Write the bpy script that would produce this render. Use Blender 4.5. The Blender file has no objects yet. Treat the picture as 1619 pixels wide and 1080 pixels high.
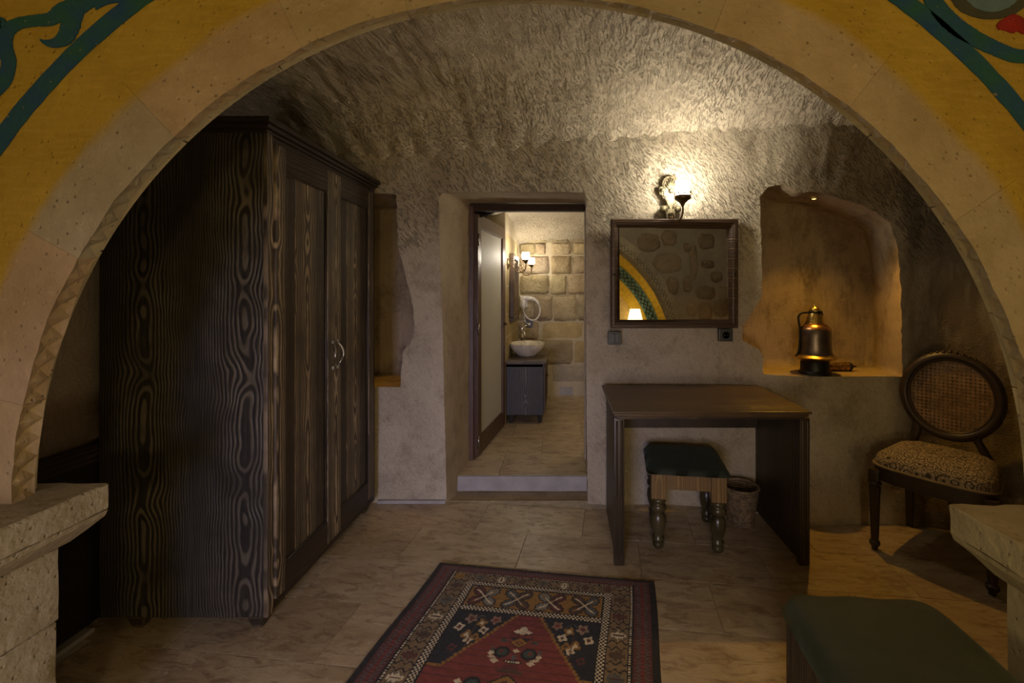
import bpy, bmesh, math, random
import numpy as np
from mathutils import Vector, Matrix
from mathutils.geometry import delaunay_2d_cdt

scene = bpy.context.scene
COL = scene.collection
PI = math.pi
rnd = random.Random(7)

# ------------------------------------------------------------------ camera
F = 690.0                       # focal length in pixels of the 1619 px wide frame
CX, CY, CH = 892.0, 460.0, 1.355
cam = bpy.data.objects.new('camera', bpy.data.cameras.new('camera'))
COL.objects.link(cam)
cam.location = (0, 0, CH)
cam.rotation_euler = (PI / 2, 0, 0)
cam.data.sensor_width = 36
cam.data.lens = F / 1619 * 36
cam.data.shift_x = (809.5 - CX) / 1619
cam.data.shift_y = (CY - 540) / 1619
cam.data.clip_start = 0.02
scene.camera = cam

# ------------------------------------------------------------------ world, lights, exposure
scene.view_settings.view_transform = 'Standard'
scene.view_settings.look = 'None'
scene.view_settings.gamma = 1
scene.view_settings.use_curve_mapping = False
scene.view_settings.exposure = 0.0
scene.cycles.use_denoising = True
scene.cycles.max_bounces = 6
w = bpy.data.worlds.new('night')
scene.world = w
w.use_nodes = True
w.node_tree.nodes['Background'].inputs[0].default_value = (0.5, 0.45, 0.4, 1)
w.node_tree.nodes['Background'].inputs[1].default_value = 0.0


def point(name, loc, col, power, r=0.05):
    l = bpy.data.lights.new(name, 'POINT')
    l.color = col; l.energy = power; l.shadow_soft_size = r
    o = bpy.data.objects.new(name, l); COL.objects.link(o); o.location = loc
    return o


def area(name, loc, target, col, power, sx, sy):
    l = bpy.data.lights.new(name, 'AREA')
    l.shape = 'RECTANGLE'; l.size = sx; l.size_y = sy; l.color = col; l.energy = power
    o = bpy.data.objects.new(name, l); COL.objects.link(o); o.location = loc
    d = Vector(target) - Vector(loc)
    o.rotation_euler = d.to_track_quat('-Z', 'Y').to_euler()
    return o


WARM = (1.0, 0.78, 0.40)
AMBER = (1.0, 0.50, 0.05)
WHITE = (1.0, 0.90, 0.74)
BLUE = (0.62, 0.62, 1.0)
L_SCONCE = 120.0      # emission strength of the lit glass shades
# warm lamps of the room the camera stands in, then an added low fill
point('bedroom_lamp_light', (0.1, -0.95, 1.25), WARM, 26.0, 0.08)
point('bedroom_wall_lamp_light', (-2.0, -0.9, 1.7), WARM, 4.0, 0.10)
point('bedroom_wall_lamp_light', (2.1, -0.9, 1.7), WARM, 4.0, 0.10)
point('ceiling_fill_light', (0.10, -0.10, 0.62), WARM, 14.0, 0.10)  # unseen low light added to brighten the vault, no lamp stands here
# dusk daylight through the glazed door behind the camera
dusk = area('dusk_door_light', (-0.62, -1.40, 0.85), (-0.50, 2.8, 0.15), BLUE, 5.5, 0.5, 1.0)
dusk.data.spread = math.radians(56)


def spot(name, loc, target, col, power, ang, blend=0.6, r=0.02):
    l = bpy.data.lights.new(name, 'SPOT')
    l.color = col; l.energy = power; l.shadow_soft_size = r; l.spot_size = math.radians(ang); l.spot_blend = blend
    o = bpy.data.objects.new(name, l); COL.objects.link(o); o.location = loc
    o.rotation_euler = (Vector(target) - Vector(loc)).to_track_quat('-Z', 'Y').to_euler()
    return o


# spots hidden in the tops of the two niches, and an added fill in the bathroom
spot('niche_spot_light', (1.545, 2.70, 1.90), (1.62, 2.0, 0.0), AMBER, 24.0, 118, 0.85, 0.012)
spot('niche_spot_light', (-1.22, 2.93, 1.72), (-1.12, 2.90, 0.7), AMBER, 6.0, 42, 0.8, 0.012)
point('bath_fill_light', (0.75, 4.0, 1.80), (1.0, 0.82, 0.55), 9.0, 0.05)  # unseen point light added to help the sconces, not a fixture

# ------------------------------------------------------------------ helpers
def link(o, parent=None):
    COL.objects.link(o)
    if parent is not None:
        o.parent = parent
    return o


def mesh(name, vs, fs, mat=None, parent=None, smooth=False, kind=None, loc=None):
    me = bpy.data.meshes.new(name)
    me.from_pydata([tuple(v) for v in vs], [], [tuple(f) for f in fs])
    if mat: me.materials.append(mat)
    if smooth:
        me.polygons.foreach_set('use_smooth', [True] * len(me.polygons))
    me.update()
    o = bpy.data.objects.new(name, me)
    link(o, parent)
    if kind: o['kind'] = kind
    if loc is not None: o.location = loc
    return o


def fix(o):
    bm = bmesh.new(); bm.from_mesh(o.data)
    bmesh.ops.recalc_face_normals(bm, faces=bm.faces)
    bm.to_mesh(o.data); bm.free()
    return o


def thing(name, label, cat, loc=(0, 0, 0), rz=0.0, group=None):
    o = bpy.data.objects.new(name, None)
    o.empty_display_size = 0.1
    COL.objects.link(o)
    o.location = loc; o.rotation_euler = (0, 0, rz)
    tag(o, label, cat, group)
    return o


def tag(o, label, cat, group=None):
    o['label'] = label; o['category'] = cat
    if group: o['group'] = group
    return o


class B:
    """collects shapes into one mesh"""
    def __init__(s): s.v = []; s.f = []

    def add(s, vs, fs):
        n = len(s.v); s.v += [tuple(v) for v in vs]; s.f += [tuple(i + n for i in f) for f in fs]
        return s

    def box(s, x0, x1, y0, y1, z0, z1, bev=0.0, M=None):
        bm = bmesh.new()
        bmesh.ops.create_cube(bm, size=1)
        for v in bm.verts:
            v.co = Vector(((x0 + x1) / 2 + v.co.x * (x1 - x0), (y0 + y1) / 2 + v.co.y * (y1 - y0), (z0 + z1) / 2 + v.co.z * (z1 - z0)))
        if bev > 0:
            bmesh.ops.bevel(bm, geom=bm.edges[:], offset=bev, segments=2, affect='EDGES', profile=0.6)
        if M is not None: bmesh.ops.transform(bm, matrix=M, verts=bm.verts)
        bm.verts.index_update()
        s.add([v.co[:] for v in bm.verts], [[v.index for v in f.verts] for f in bm.faces]); bm.free()
        return s

    def lathe(s, prof, c=(0, 0, 0), n=24, M=None, sx=1, sy=1, flute=0, fa=0.0):
        vs, fs = [], []
        for r, z in prof:
            for k in range(n):
                a = 2 * PI * k / n
                rr = r * (1 + (fa * math.cos(flute * a) if flute else 0))
                vs.append(Vector((c[0] + rr * math.cos(a) * sx, c[1] + rr * math.sin(a) * sy, c[2] + z)))
        m = len(prof)
        for i in range(m - 1):
            for k in range(n):
                k2 = (k + 1) % n
                fs.append((i * n + k, i * n + k2, (i + 1) * n + k2, (i + 1) * n + k))
        if prof[0][0] > 1e-5: fs.append(tuple(range(n))[::-1])
        if prof[-1][0] > 1e-5: fs.append(tuple((m - 1) * n + k for k in range(n)))
        if M is not None: vs = [M @ v for v in vs]
        return s.add(vs, fs)

    def tube(s, pts, r, n=8, closed=False, flat=1.0):
        pts = [Vector(p) for p in pts]
        m = len(pts)
        rs = r if isinstance(r, (list, tuple)) else [r] * m
        vs, fs = [], []
        prev = None
        for i, p in enumerate(pts):
            if closed: t = pts[(i + 1) % m] - pts[i - 1]
            else: t = pts[min(i + 1, m - 1)] - pts[max(i - 1, 0)]
            t.normalize()
            if prev is None:
                a = Vector((0, 0, 1)) if abs(t.z) < 0.9 else Vector((1, 0, 0))
                u = t.cross(a).normalized()
            else:
                u = (prev - t * prev.dot(t)).normalized()
            prev = u
            w_ = t.cross(u)
            for k in range(n):
                a = 2 * PI * k / n
                vs.append(p + u * (math.cos(a) * rs[i]) + w_ * (math.sin(a) * rs[i] * flat))
        for i in range(m if closed else m - 1):
            j = (i + 1) % m
            for k in range(n):
                k2 = (k + 1) % n
                fs.append((i * n + k, j * n + k, j * n + k2, i * n + k2))
        if not closed:
            fs.append(tuple(range(n))); fs.append(tuple((m - 1) * n + k for k in range(n))[::-1])
        return s.add(vs, fs)

    def prism(s, poly, M, d):
        """poly: 2D outline, extruded by d along local z, placed by M"""
        n = len(poly)
        vs = [M @ Vector((x, y, 0)) for x, y in poly] + [M @ Vector((x, y, d)) for x, y in poly]
        fs = [tuple(range(n))[::-1], tuple(range(n, 2 * n))] + [(i, (i + 1) % n, n + (i + 1) % n, n + i) for i in range(n)]
        return s.add(vs, fs)

    def sphere(s, c, r, n=12, sz=1.0):
        m = max(4, n // 2)
        return s.lathe([(r * math.sin(PI * i / m) if 0 < i < m else 0.0, -r * sz * math.cos(PI * i / m)) for i in range(m + 1)], c, n)

    def obj(s, name, mat, parent=None, smooth=False, kind=None, label=None, angle=None):
        o = mesh(name, s.v, s.f, mat, parent, smooth, kind)
        fix(o)
        if smooth and angle:
            try:
                me = o.data
                me.set_sharp_from_angle(angle=math.radians(angle))
            except Exception:
                pass
        if label: o['label'] = label
        return o


def box(name, x0, x1, y0, y1, z0, z1, mat, parent=None, bev=0.003, label=None, M=None):
    return B().box(x0, x1, y0, y1, z0, z1, bev, M).obj(name, mat, parent, label=label)


def copy_tree(o, parent=None):
    c = o.copy(); COL.objects.link(c)
    if parent is not None: c.parent = parent
    for ch in list(o.children): copy_tree(ch, c)
    return c


def bez(pts, n=8):
    """Catmull-Rom through the points"""
    P = [Vector(p) for p in pts]
    out = []
    for i in range(len(P) - 1):
        p0, p1, p2, p3 = P[max(i - 1, 0)], P[i], P[i + 1], P[min(i + 2, len(P) - 1)]
        for k in range(n):
            t = k / n
            out.append(0.5 * ((2 * p1) + (-p0 + p2) * t + (2 * p0 - 5 * p1 + 4 * p2 - p3) * t * t + (-p0 + 3 * p1 - 3 * p2 + p3) * t ** 3))
    out.append(P[-1])
    return out


# numpy value noise
def _hash(ix, iy, iz, seed):
    h = (ix * 374761393 + iy * 668265263 + iz * 2147483647 + seed * 1274126177) & 0xffffffff
    h = ((h ^ (h >> 13)) * 1274126177) & 0xffffffff
    h = h ^ (h >> 16)
    return (h & 0xffff) / 65535.0


def vnoise(p, scale=1.0, seed=0, octaves=1):
    p = np.asarray(p, float)
    tot = 0; amp = 1; norm = 0; sc = np.asarray(scale, float)
    for o in range(octaves):
        q = p * sc
        i = np.floor(q).astype(np.int64); f = q - i
        f = f * f * (3 - 2 * f)
        r = 0
        for dx in (0, 1):
            for dy in (0, 1):
                for dz in (0, 1):
                    wgt = (f[..., 0] if dx else 1 - f[..., 0]) * (f[..., 1] if dy else 1 - f[..., 1]) * (f[..., 2] if dz else 1 - f[..., 2])
                    r = r + wgt * _hash(i[..., 0] + dx, i[..., 1] + dy, i[..., 2] + dz, seed + o)
        tot = tot + amp * (r - 0.5) * 2; norm += amp; amp *= 0.5; sc = sc * 2
    return tot / norm


# ------------------------------------------------------------------ materials
class NT:
    def __init__(s, name):
        s.m = bpy.data.materials.new(name); s.m.use_nodes = True
        s.t = s.m.node_tree
        s.b = s.t.nodes['Principled BSDF']
        s.out = s.t.nodes['Material Output']

    def n(s, typ, ins=None, out=0, **props):
        nd = s.t.nodes.new('ShaderNode' + typ)
        for k, v in props.items(): setattr(nd, k, v)
        for k, v in (ins or {}).items():
            s.put(nd.inputs[k], v)
        return nd.outputs[out]

    def put(s, inp, v):
        if isinstance(v, bpy.types.NodeSocket): s.t.links.new(v, inp)
        else:
            if hasattr(inp.default_value, '__len__') and not hasattr(v, '__len__'): v = (v,) * len(inp.default_value)
            if hasattr(v, '__len__') and len(v) == 3 and len(inp.default_value) == 4: v = tuple(v) + (1,)
            inp.default_value = v

    def math(s, op, a, b=0.0, c=None):
        ins = {0: a, 1: b}
        if c is not None: ins[2] = c
        return s.n('Math', ins, operation=op)

    def vmath(s, op, a, b=(0, 0, 0)):
        return s.n('VectorMath', {0: a, 1: b}, operation=op)

    def noise(s, vec, scale, detail=3, rough=0.5, dist=0.0, out=0):
        return s.n('TexNoise', {'Vector': vec, 'Scale': scale, 'Detail': detail, 'Roughness': rough, 'Distortion': dist}, out=out)

    def ramp(s, f, stops):
        nd = s.t.nodes.new('ShaderNodeValToRGB')
        e = nd.color_ramp.elements
        while len(e) < len(stops): e.new(0.5)
        for i, (p, c) in enumerate(stops):
            e[i].position = p
            if not hasattr(c, '__len__'): c = (c, c, c)
            e[i].color = tuple(c) + (1,) if len(c) == 3 else c
        s.put(nd.inputs[0], f)
        return nd.outputs[0]

    def mix(s, f, a, b, mode='MIX'):
        nd = s.t.nodes.new('ShaderNodeMix'); nd.data_type = 'RGBA'; nd.blend_type = mode
        s.put(nd.inputs[0], f); s.put(nd.inputs[6], a); s.put(nd.inputs[7], b)
        return nd.outputs[2]

    def obj(s): return s.n('TexCoord', out=3)

    def bump(s, h, dist=0.01, strength=1.0, prev=None):
        ins = {'Height': h, 'Distance': dist, 'Strength': strength}
        if prev is not None: ins['Normal'] = prev
        return s.n('Bump', ins)

    def fin(s, col=None, rough=None, normal=None, metal=None, **kw):
        if col is not None: s.put(s.b.inputs['Base Color'], col)
        if rough is not None: s.put(s.b.inputs['Roughness'], rough)
        if metal is not None: s.put(s.b.inputs['Metallic'], metal)
        if normal is not None: s.put(s.b.inputs['Normal'], normal)
        for k, v in kw.items(): s.put(s.b.inputs[k.replace('_', ' ')], v)
        return s.m


def chisel(name, c1, c2, c3, plane='XZ', angle=0.0, across=55, along=9, warp=0.02, dist=0.012, smooth_below=None, stains=0.5, fine=0.35):
    """hand-hewn tuff: strokes of the pick as relief, mottled mineral colour"""
    t = NT(name)
    P = t.obj()
    wv = t.noise(P, 2.2, 2, out=1)
    wv = t.vmath('SUBTRACT', wv, (0.5, 0.5, 0.5))
    wv = t.n('VectorMath', {0: wv, 'Scale': warp * 6}, operation='SCALE')
    Q = t.vmath('ADD', P, wv)
    rot = (0, angle, 0) if plane == 'XZ' else (0, 0, angle)
    sc = (across, across, along) if plane == 'XZ' else (across, along, across)
    q1 = t.n('Mapping', {'Vector': Q, 'Rotation': rot}, vector_type='POINT')
    q1 = t.vmath('MULTIPLY', q1, sc)
    h1 = t.noise(q1, 1.0, 4.0, 0.62, 0.12)
    h1 = t.ramp(h1, [(0.34, 0.0), (0.48, 0.85), (0.70, 1.0)])
    rot2 = tuple(r + (0.5 if r == angle and angle is not None and i == (1 if plane == 'XZ' else 2) else 0) for i, r in enumerate(rot))
    q2 = t.n('Mapping', {'Vector': Q, 'Rotation': rot2}, vector_type='POINT')
    q2 = t.vmath('MULTIPLY', q2, tuple(k * 0.62 for k in sc))
    h2 = t.noise(q2, 1.0, 1.0, 0.5, 0.1)
    big = t.noise(P, 3.0, 3)
    fn = t.noise(P, 90, 3)
    pit = t.n('TexVoronoi', {'Vector': P, 'Scale': 34.0, 'Randomness': 1.0}, feature='F1')
    pit = t.ramp(pit, [(0.0, 0.0), (0.10, 0.7), (0.17, 1.0)])
    patch = t.ramp(t.noise(P, 1.7, 2), [(0.35, 0.25), (0.65, 1.0)])
    amp = patch
    if smooth_below is not None:
        z = t.n('SeparateXYZ', {0: P}, out=2)
        zz = t.math('ADD', z, t.math('MULTIPLY', t.math('SUBTRACT', big, 0.5), 0.6))
        mk = t.n('MapRange', {0: zz, 1: smooth_below - 0.12, 2: smooth_below + 0.12, 3: 0.12, 4: 1.0})
        amp = t.math('MULTIPLY', amp, mk)
    hh = t.math('MULTIPLY', t.math('ADD', h1, t.math('MULTIPLY', h2, 0.8)), amp)
    hh = t.math('ADD', hh, t.math('MULTIPLY', fn, fine))
    hh = t.math('ADD', hh, t.math('MULTIPLY', big, 1.2))
    hh = t.math('ADD', hh, t.math('MULTIPLY', pit, 0.12))
    nrm = t.bump(hh, dist)
    soot = None
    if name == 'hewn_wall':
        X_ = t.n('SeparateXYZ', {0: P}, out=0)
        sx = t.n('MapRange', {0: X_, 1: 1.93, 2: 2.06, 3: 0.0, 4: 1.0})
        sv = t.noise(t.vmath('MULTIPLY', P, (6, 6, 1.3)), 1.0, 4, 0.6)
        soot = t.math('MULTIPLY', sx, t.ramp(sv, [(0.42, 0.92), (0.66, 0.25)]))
    if name == 'hewn_niche':
        soot = t.ramp(t.noise(t.vmath('MULTIPLY', P, (5, 5, 2.2)), 1.0, 5, 0.7), [(0.52, 0.0), (0.68, 0.8)])
    col = t.mix(t.ramp(big, [(0.35, 0.0), (0.65, 1.0)]), c1, c2)
    col = t.mix(t.ramp(t.noise(P, 5.5, 4, 0.65), [(0.5, 0.0), (0.68, stains)]), col, c3)
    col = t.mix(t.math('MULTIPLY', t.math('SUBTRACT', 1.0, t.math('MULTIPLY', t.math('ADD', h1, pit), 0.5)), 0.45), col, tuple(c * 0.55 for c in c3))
    col = t.mix(t.n('MapRange', {0: fn, 1: 0.35, 2: 0.7, 3: 0.0, 4: 0.35}), col, tuple(min(1, c * 1.25) for c in c1))
    if soot is not None: col = t.mix(soot, col, (0.12, 0.09, 0.055))
    return t.fin(col, 0.93, nrm)


TUFF = ((0.47, 0.41, 0.305), (0.37, 0.315, 0.23), (0.15, 0.115, 0.075))
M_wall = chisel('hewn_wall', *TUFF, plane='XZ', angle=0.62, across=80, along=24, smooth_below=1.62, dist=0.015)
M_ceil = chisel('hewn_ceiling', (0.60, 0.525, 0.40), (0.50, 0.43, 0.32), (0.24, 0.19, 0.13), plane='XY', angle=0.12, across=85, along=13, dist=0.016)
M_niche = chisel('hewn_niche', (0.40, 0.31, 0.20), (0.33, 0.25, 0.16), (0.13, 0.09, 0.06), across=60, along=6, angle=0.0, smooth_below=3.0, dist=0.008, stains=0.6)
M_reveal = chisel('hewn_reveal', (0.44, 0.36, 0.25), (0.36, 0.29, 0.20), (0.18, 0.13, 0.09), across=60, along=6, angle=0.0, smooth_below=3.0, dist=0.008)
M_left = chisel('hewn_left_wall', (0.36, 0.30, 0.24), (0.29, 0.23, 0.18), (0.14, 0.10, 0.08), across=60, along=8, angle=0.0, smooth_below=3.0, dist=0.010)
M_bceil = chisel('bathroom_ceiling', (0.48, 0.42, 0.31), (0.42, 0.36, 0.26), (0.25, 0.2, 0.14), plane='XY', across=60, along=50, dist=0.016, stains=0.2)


def tuff_block(name, c1, c2, dist=0.004, comb=False, tint=True):
    t = NT(name)
    P = t.obj()
    a = t.noise(P, 7, 5, 0.6)
    b = t.noise(P, 38, 4, 0.6)
    vo = t.n('TexVoronoi', {'Vector': P, 'Scale': 42.0}, feature='F1')
    pit = t.ramp(vo, [(0.0, 0.0), (0.12, 0.6), (0.2, 1.0)])
    col = t.mix(t.ramp(a, [(0.35, 0.0), (0.65, 1.0)]), c1, c2)
    col = t.mix(t.math('MULTIPLY', t.math('SUBTRACT', 1.0, pit), t.ramp(t.noise(P, 11, 2), [(0.45, 0.0), (0.6, 0.8)])), col, tuple(c * 0.3 for c in c2))
    col = t.mix(t.ramp(b, [(0.6, 0.0), (0.75, 0.5)]), col, tuple(min(1, c * 1.35) for c in c1))
    if tint:
        col = t.mix(1.0, col, t.n('ObjectInfo', out=1), 'MULTIPLY')
    h = t.math('ADD', t.math('MULTIPLY', a, 1.5), t.math('ADD', t.math('MULTIPLY', b, 0.7), t.math('MULTIPLY', pit, 0.5)))
    if comb:
        q = t.n('Mapping', {'Vector': P, 'Rotation': (0.5, 0, 0)}, vector_type='POINT')
        q = t.vmath('MULTIPLY', q, (160, 160, 18))
        h = t.math('ADD', h, t.math('MULTIPLY', t.noise(q, 1, 1), 0.8))
    return t.fin(col, 0.92, t.bump(h, dist)), t


M_block, _ = tuff_block('cut_stone', (0.38, 0.335, 0.24), (0.29, 0.25, 0.17), 0.008)
M_blockc, _ = tuff_block('combed_stone', (0.43, 0.375, 0.28), (0.33, 0.28, 0.20), 0.010, comb=True)
M_rubble, _ = tuff_block('rubble_stone', (0.46, 0.38, 0.24), (0.35, 0.27, 0.16), 0.024)
M_mortar, _ = tuff_block('mortar', (0.50, 0.43, 0.30), (0.45, 0.38, 0.26), 0.004, tint=False)

# painted arch: natural stone near the opening, ochre paint outside a hand-cut edge
ACX, ACZ, AR = -0.089, 0.807, 1.275        # arch centre and inner radius, metres
PAINT = (0.40, 0.275, 0.031)


def painted_stone(name):
    m, t = tuff_block(name, (0.39, 0.325, 0.22), (0.31, 0.25, 0.155), 0.007)
    base = t.b.inputs['Base Color'].links[0].from_socket
    P = t.n('NewGeometry', out=0)
    x = t.n('SeparateXYZ', {0: P}, out=0); z = t.n('SeparateXYZ', {0: P}, out=2)
    dx = t.math('SUBTRACT', x, ACX); dz = t.math('SUBTRACT', z, ACZ)
    r = t.math('SQRT', t.math('ADD', t.math('MULTIPLY', dx, dx), t.math('MULTIPLY', dz, dz)))
    r = t.math('ADD', r, t.math('MULTIPLY', t.math('SUBTRACT', t.noise(P, 5, 5, 0.6), 0.5), 0.06))
    k = t.n('MapRange', {0: r, 1: AR + 0.125, 2: AR + 0.152, 3: 0.0, 4: 1.0})
    brush = t.noise(t.vmath('MULTIPLY', P, (14, 1, 90)), 1, 2)
    pc = t.mix(t.ramp(t.noise(P, 6, 4), [(0.3, 0.0), (0.7, 1.0)]), PAINT, (0.325, 0.21, 0.020))
    pc = t.mix(t.ramp(brush, [(0.45, 0.0), (0.8, 0.35)]), pc, (0.55, 0.36, 0.08))
    chips = t.ramp(t.noise(P, 26, 5, 0.7), [(0.68, 0.0), (0.74, 0.6)])
    pc = t.mix(chips, pc, (0.52, 0.40, 0.20))
    t.put(t.b.inputs['Base Color'], t.mix(k, base, pc))
    return m


M_arch = painted_stone('painted_stone')


def paint(name, c, c2):
    t = NT(name); P = t.obj()
    col = t.mix(t.ramp(t.noise(P, 14, 4), [(0.35, 0.0), (0.65, 1.0)]), c, c2)
    col = t.mix(t.ramp(t.noise(P, 60, 4, 0.7), [(0.66, 0.0), (0.74, 0.7)]), col, (0.4, 0.3, 0.12))
    return t.fin(col, 0.85, t.bump(t.noise(P, 60, 3), 0.003))


M_blue = paint('blue_paint', (0.010, 0.060, 0.16), (0.012, 0.085, 0.075))
M_red = paint('red_paint', (0.30, 0.012, 0.008), (0.18, 0.012, 0.008))
M_greyp = paint('grey_paint', (0.06, 0.06, 0.04), (0.045, 0.05, 0.03))
M_sky = paint('pale_blue_paint', (0.12, 0.20, 0.24), (0.09, 0.16, 0.2))


def wood(name, dark, light, lng=2, acr=0, period=0.40, ring=0.0125, amount=1.0, rough=0.5, seed=0.0, off=0.0, eye=0.11):
    """flat-sawn softwood: contours of growth rings cut by the board face"""
    t = NT(name)
    P = t.obj()
    A = t.n('SeparateXYZ', {0: P}, out=acr); L = t.n('SeparateXYZ', {0: P}, out=lng)
    A = t.math('ADD', A, off)
    am = t.math('SUBTRACT', t.math('MULTIPLY', t.math('FRACT', t.math('DIVIDE', A, period)), period), period / 2)
    bid = t.math('FLOOR', t.math('DIVIDE', A, period))
    v = t.n('CombineXYZ', {0: t.math('MULTIPLY', L, 2.6), 1: t.math('MULTIPLY', am, 3.0), 2: t.math('ADD', seed, t.math('MULTIPLY', bid, 0.15))})
    nz = t.noise(v, 1.0, 2.0, 0.5)
    d = t.math('MULTIPLY', t.math('SUBTRACT', nz, 0.5), eye * 2)
    w2 = t.n('CombineXYZ', {0: t.math('MULTIPLY', L, 7.0), 1: t.math('MULTIPLY', am, 16.0), 2: seed + 3.3})
    wob = t.math('MULTIPLY', t.math('SUBTRACT', t.noise(w2, 1.0, 2.0), 0.5), 0.018)
    am2 = t.math('ADD', am, wob)
    r = t.math('SQRT', t.math('ADD', t.math('MULTIPLY', am2, am2), t.math('MULTIPLY', d, d)))
    r = t.math('ADD', r, t.math('MULTIPLY', t.noise(w2, 0.5, 1), 0.01))
    s_ = t.math('SINE', t.math('MULTIPLY', t.math('POWER', r, 1.4), 2 * PI / ring * 2.1))
    g = t.ramp(t.math('MULTIPLY', t.math('ADD', s_, 1.0), 0.5), [(0.35, 0.0), (0.92, 1.0)])
    g = t.math('MULTIPLY', g, t.n('MapRange', {0: t.noise(t.vmath('MULTIPLY', P, (9, 9, 9)), 1.0, 3, 0.6), 1: 0.3, 2: 0.65, 3: 0.35, 4: 1.15}))
    # contrast fades away from the heart of each board
    fade = t.n('MapRange', {0: t.math('ABSOLUTE', am), 1: period * 0.12, 2: period * 0.48, 3: 1.0, 4: 0.25})
    g = t.math('MULTIPLY', t.math('MULTIPLY', g, fade), amount)
    fib = t.n('CombineXYZ', {0: t.math('MULTIPLY', L, 4.0), 1: t.math('MULTIPLY', A, 260.0), 2: 0.0})
    fb = t.noise(fib, 1.0, 2)
    col = t.mix(g, dark, light)
    col = t.mix(t.math('MULTIPLY', t.ramp(fb, [(0.4, 0.0), (0.7, 1.0)]), 0.25), col, light)
    col = t.mix(t.ramp(t.noise(P, 2.5, 3), [(0.4, 0.0), (0.65, 0.45)]), col, dark)
    nrm = t.bump(t.math('ADD', g, t.math('MULTIPLY', fb, 0.3)), 0.0012)
    return t.fin(col, rough, nrm)


DK, LT = (0.014, 0.012, 0.009), (0.13, 0.108, 0.076)
M_wside = wood('wardrobe_side_wood', DK, LT, 2, 0, 0.405, 0.0150, off=0.26, seed=1.7, eye=0.15)
M_wdoor = wood('wardrobe_door_wood', (0.034, 0.025, 0.015), (0.42, 0.32, 0.20), 2, 1, 0.115, 0.011, seed=4.1, eye=0.09)
M_wdark = wood('wardrobe_frame_wood', (0.022, 0.016, 0.011), (0.11, 0.08, 0.048), 2, 1, 0.09, 0.009, seed=8.0, eye=0.03)
M_wdarkx = wood('dark_wood_across', (0.022, 0.014, 0.009), (0.065, 0.042, 0.025), 0, 1, 0.2, 0.012, seed=2.0, eye=0.05)
M_wdarky = wood('dark_wood_deep', (0.022, 0.014, 0.009), (0.065, 0.042, 0.025), 1, 2, 0.2, 0.012, seed=2.6, eye=0.05)
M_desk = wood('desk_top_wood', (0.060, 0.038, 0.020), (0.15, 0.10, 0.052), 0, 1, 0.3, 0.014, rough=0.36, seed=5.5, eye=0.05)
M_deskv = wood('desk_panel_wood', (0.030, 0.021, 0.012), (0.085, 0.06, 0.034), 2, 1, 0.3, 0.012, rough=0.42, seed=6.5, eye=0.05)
M_pine = wood('stool_pine', (0.14, 0.085, 0.032), (0.27, 0.175, 0.07), 2, 0, 0.10, 0.009, rough=0.4, seed=3.0, eye=0.05)
M_frame = wood('walnut_frame_wood', (0.042, 0.024, 0.014), (0.12, 0.075, 0.045), 0, 2, 0.06, 0.008, rough=0.38, seed=1.0, eye=0.02)
M_doorw = wood('door_wood', (0.075, 0.040, 0.022), (0.15, 0.085, 0.05), 2, 1, 0.1, 0.01, rough=0.4, seed=9.0, eye=0.03)
M_vanw = wood('vanity_wood', (0.022, 0.020, 0.019), (0.12, 0.105, 0.085), 2, 0, 0.40, 0.014, seed=2.2, off=0.2, eye=0.10)
M_vanf = wood('vanity_front_wood', (0.06, 0.035, 0.018), (0.17, 0.11, 0.06), 2, 1, 0.12, 0.010, seed=2.9, eye=0.05)


def plain(name, col, rough=0.5, metal=0.0, var=0.15, scale=20, bumpd=0.0008, **kw):
    t = NT(name); P = t.obj()
    n = t.noise(P, scale, 4)
    c = t.mix(t.ramp(n, [(0.35, 0.0), (0.65, 1.0)]), tuple(x * (1 - var) for x in col), tuple(min(1, x * (1 + var)) for x in col))
    return t.fin(c, rough, t.bump(n, bumpd), metal, **kw)


M_carve = plain('carved_dark_wood', (0.035, 0.022, 0.012), 0.4)
M_brass = plain('worn_brass', (0.50, 0.34, 0.10), 0.34, 1.0, 0.35, 30)
M_gilt = plain('pale_gilt_metal', (0.15, 0.125, 0.07), 0.55, 0.5, 0.4, 60)
M_bronze = plain('bronze', (0.18, 0.12, 0.06), 0.4, 0.9, 0.3, 40)
M_copper = plain('copper', (0.50, 0.27, 0.12), 0.3, 1.0, 0.3, 30)
M_pewter = plain('dark_pewter', (0.17, 0.135, 0.115), 0.36, 0.85, 0.3, 12)
M_blackm = plain('black_metal', (0.012, 0.011, 0.010), 0.45, 0.4)
M_steel = plain('aged_steel', (0.42, 0.40, 0.36), 0.3, 1.0, 0.2, 40)
M_chrome = plain('chrome', (0.75, 0.75, 0.75), 0.12, 1.0, 0.05)
M_white = plain('white_plastic', (0.72, 0.70, 0.66), 0.4)
M_ceramic = plain('ceramic', (0.68, 0.62, 0.50), 0.2)
M_switch = plain('grey_plastic', (0.050, 0.055, 0.052), 0.4)
M_turned = plain('turned_dark_wood', (0.048, 0.040, 0.018), 0.28, 0.0, 0.5, 9)
M_trav_top = plain('marble_top', (0.10, 0.072, 0.04), 0.5, 0, 0.3, 12)
M_plaster = plain('grey_render', (0.36, 0.34, 0.32), 0.8, 0, 0.12, 8, 0.003)

t = NT('green_velvet'); P = t.obj()
t.fin(t.mix(t.ramp(t.noise(P, 6, 4), [(0.35, 0), (0.7, 1)]), (0.013, 0.020, 0.012), (0.024, 0.033, 0.020)), 0.75,
      t.bump(t.math('ADD', t.noise(P, 5, 3), t.math('MULTIPLY', t.noise(P, 500, 1), 0.03)), 0.02), Sheen_Weight=0.18, Sheen_Roughness=0.4)
M_velvet = t.m
t.put(t.b.inputs['Sheen Tint'], (0.6, 0.75, 0.62, 1))

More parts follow.
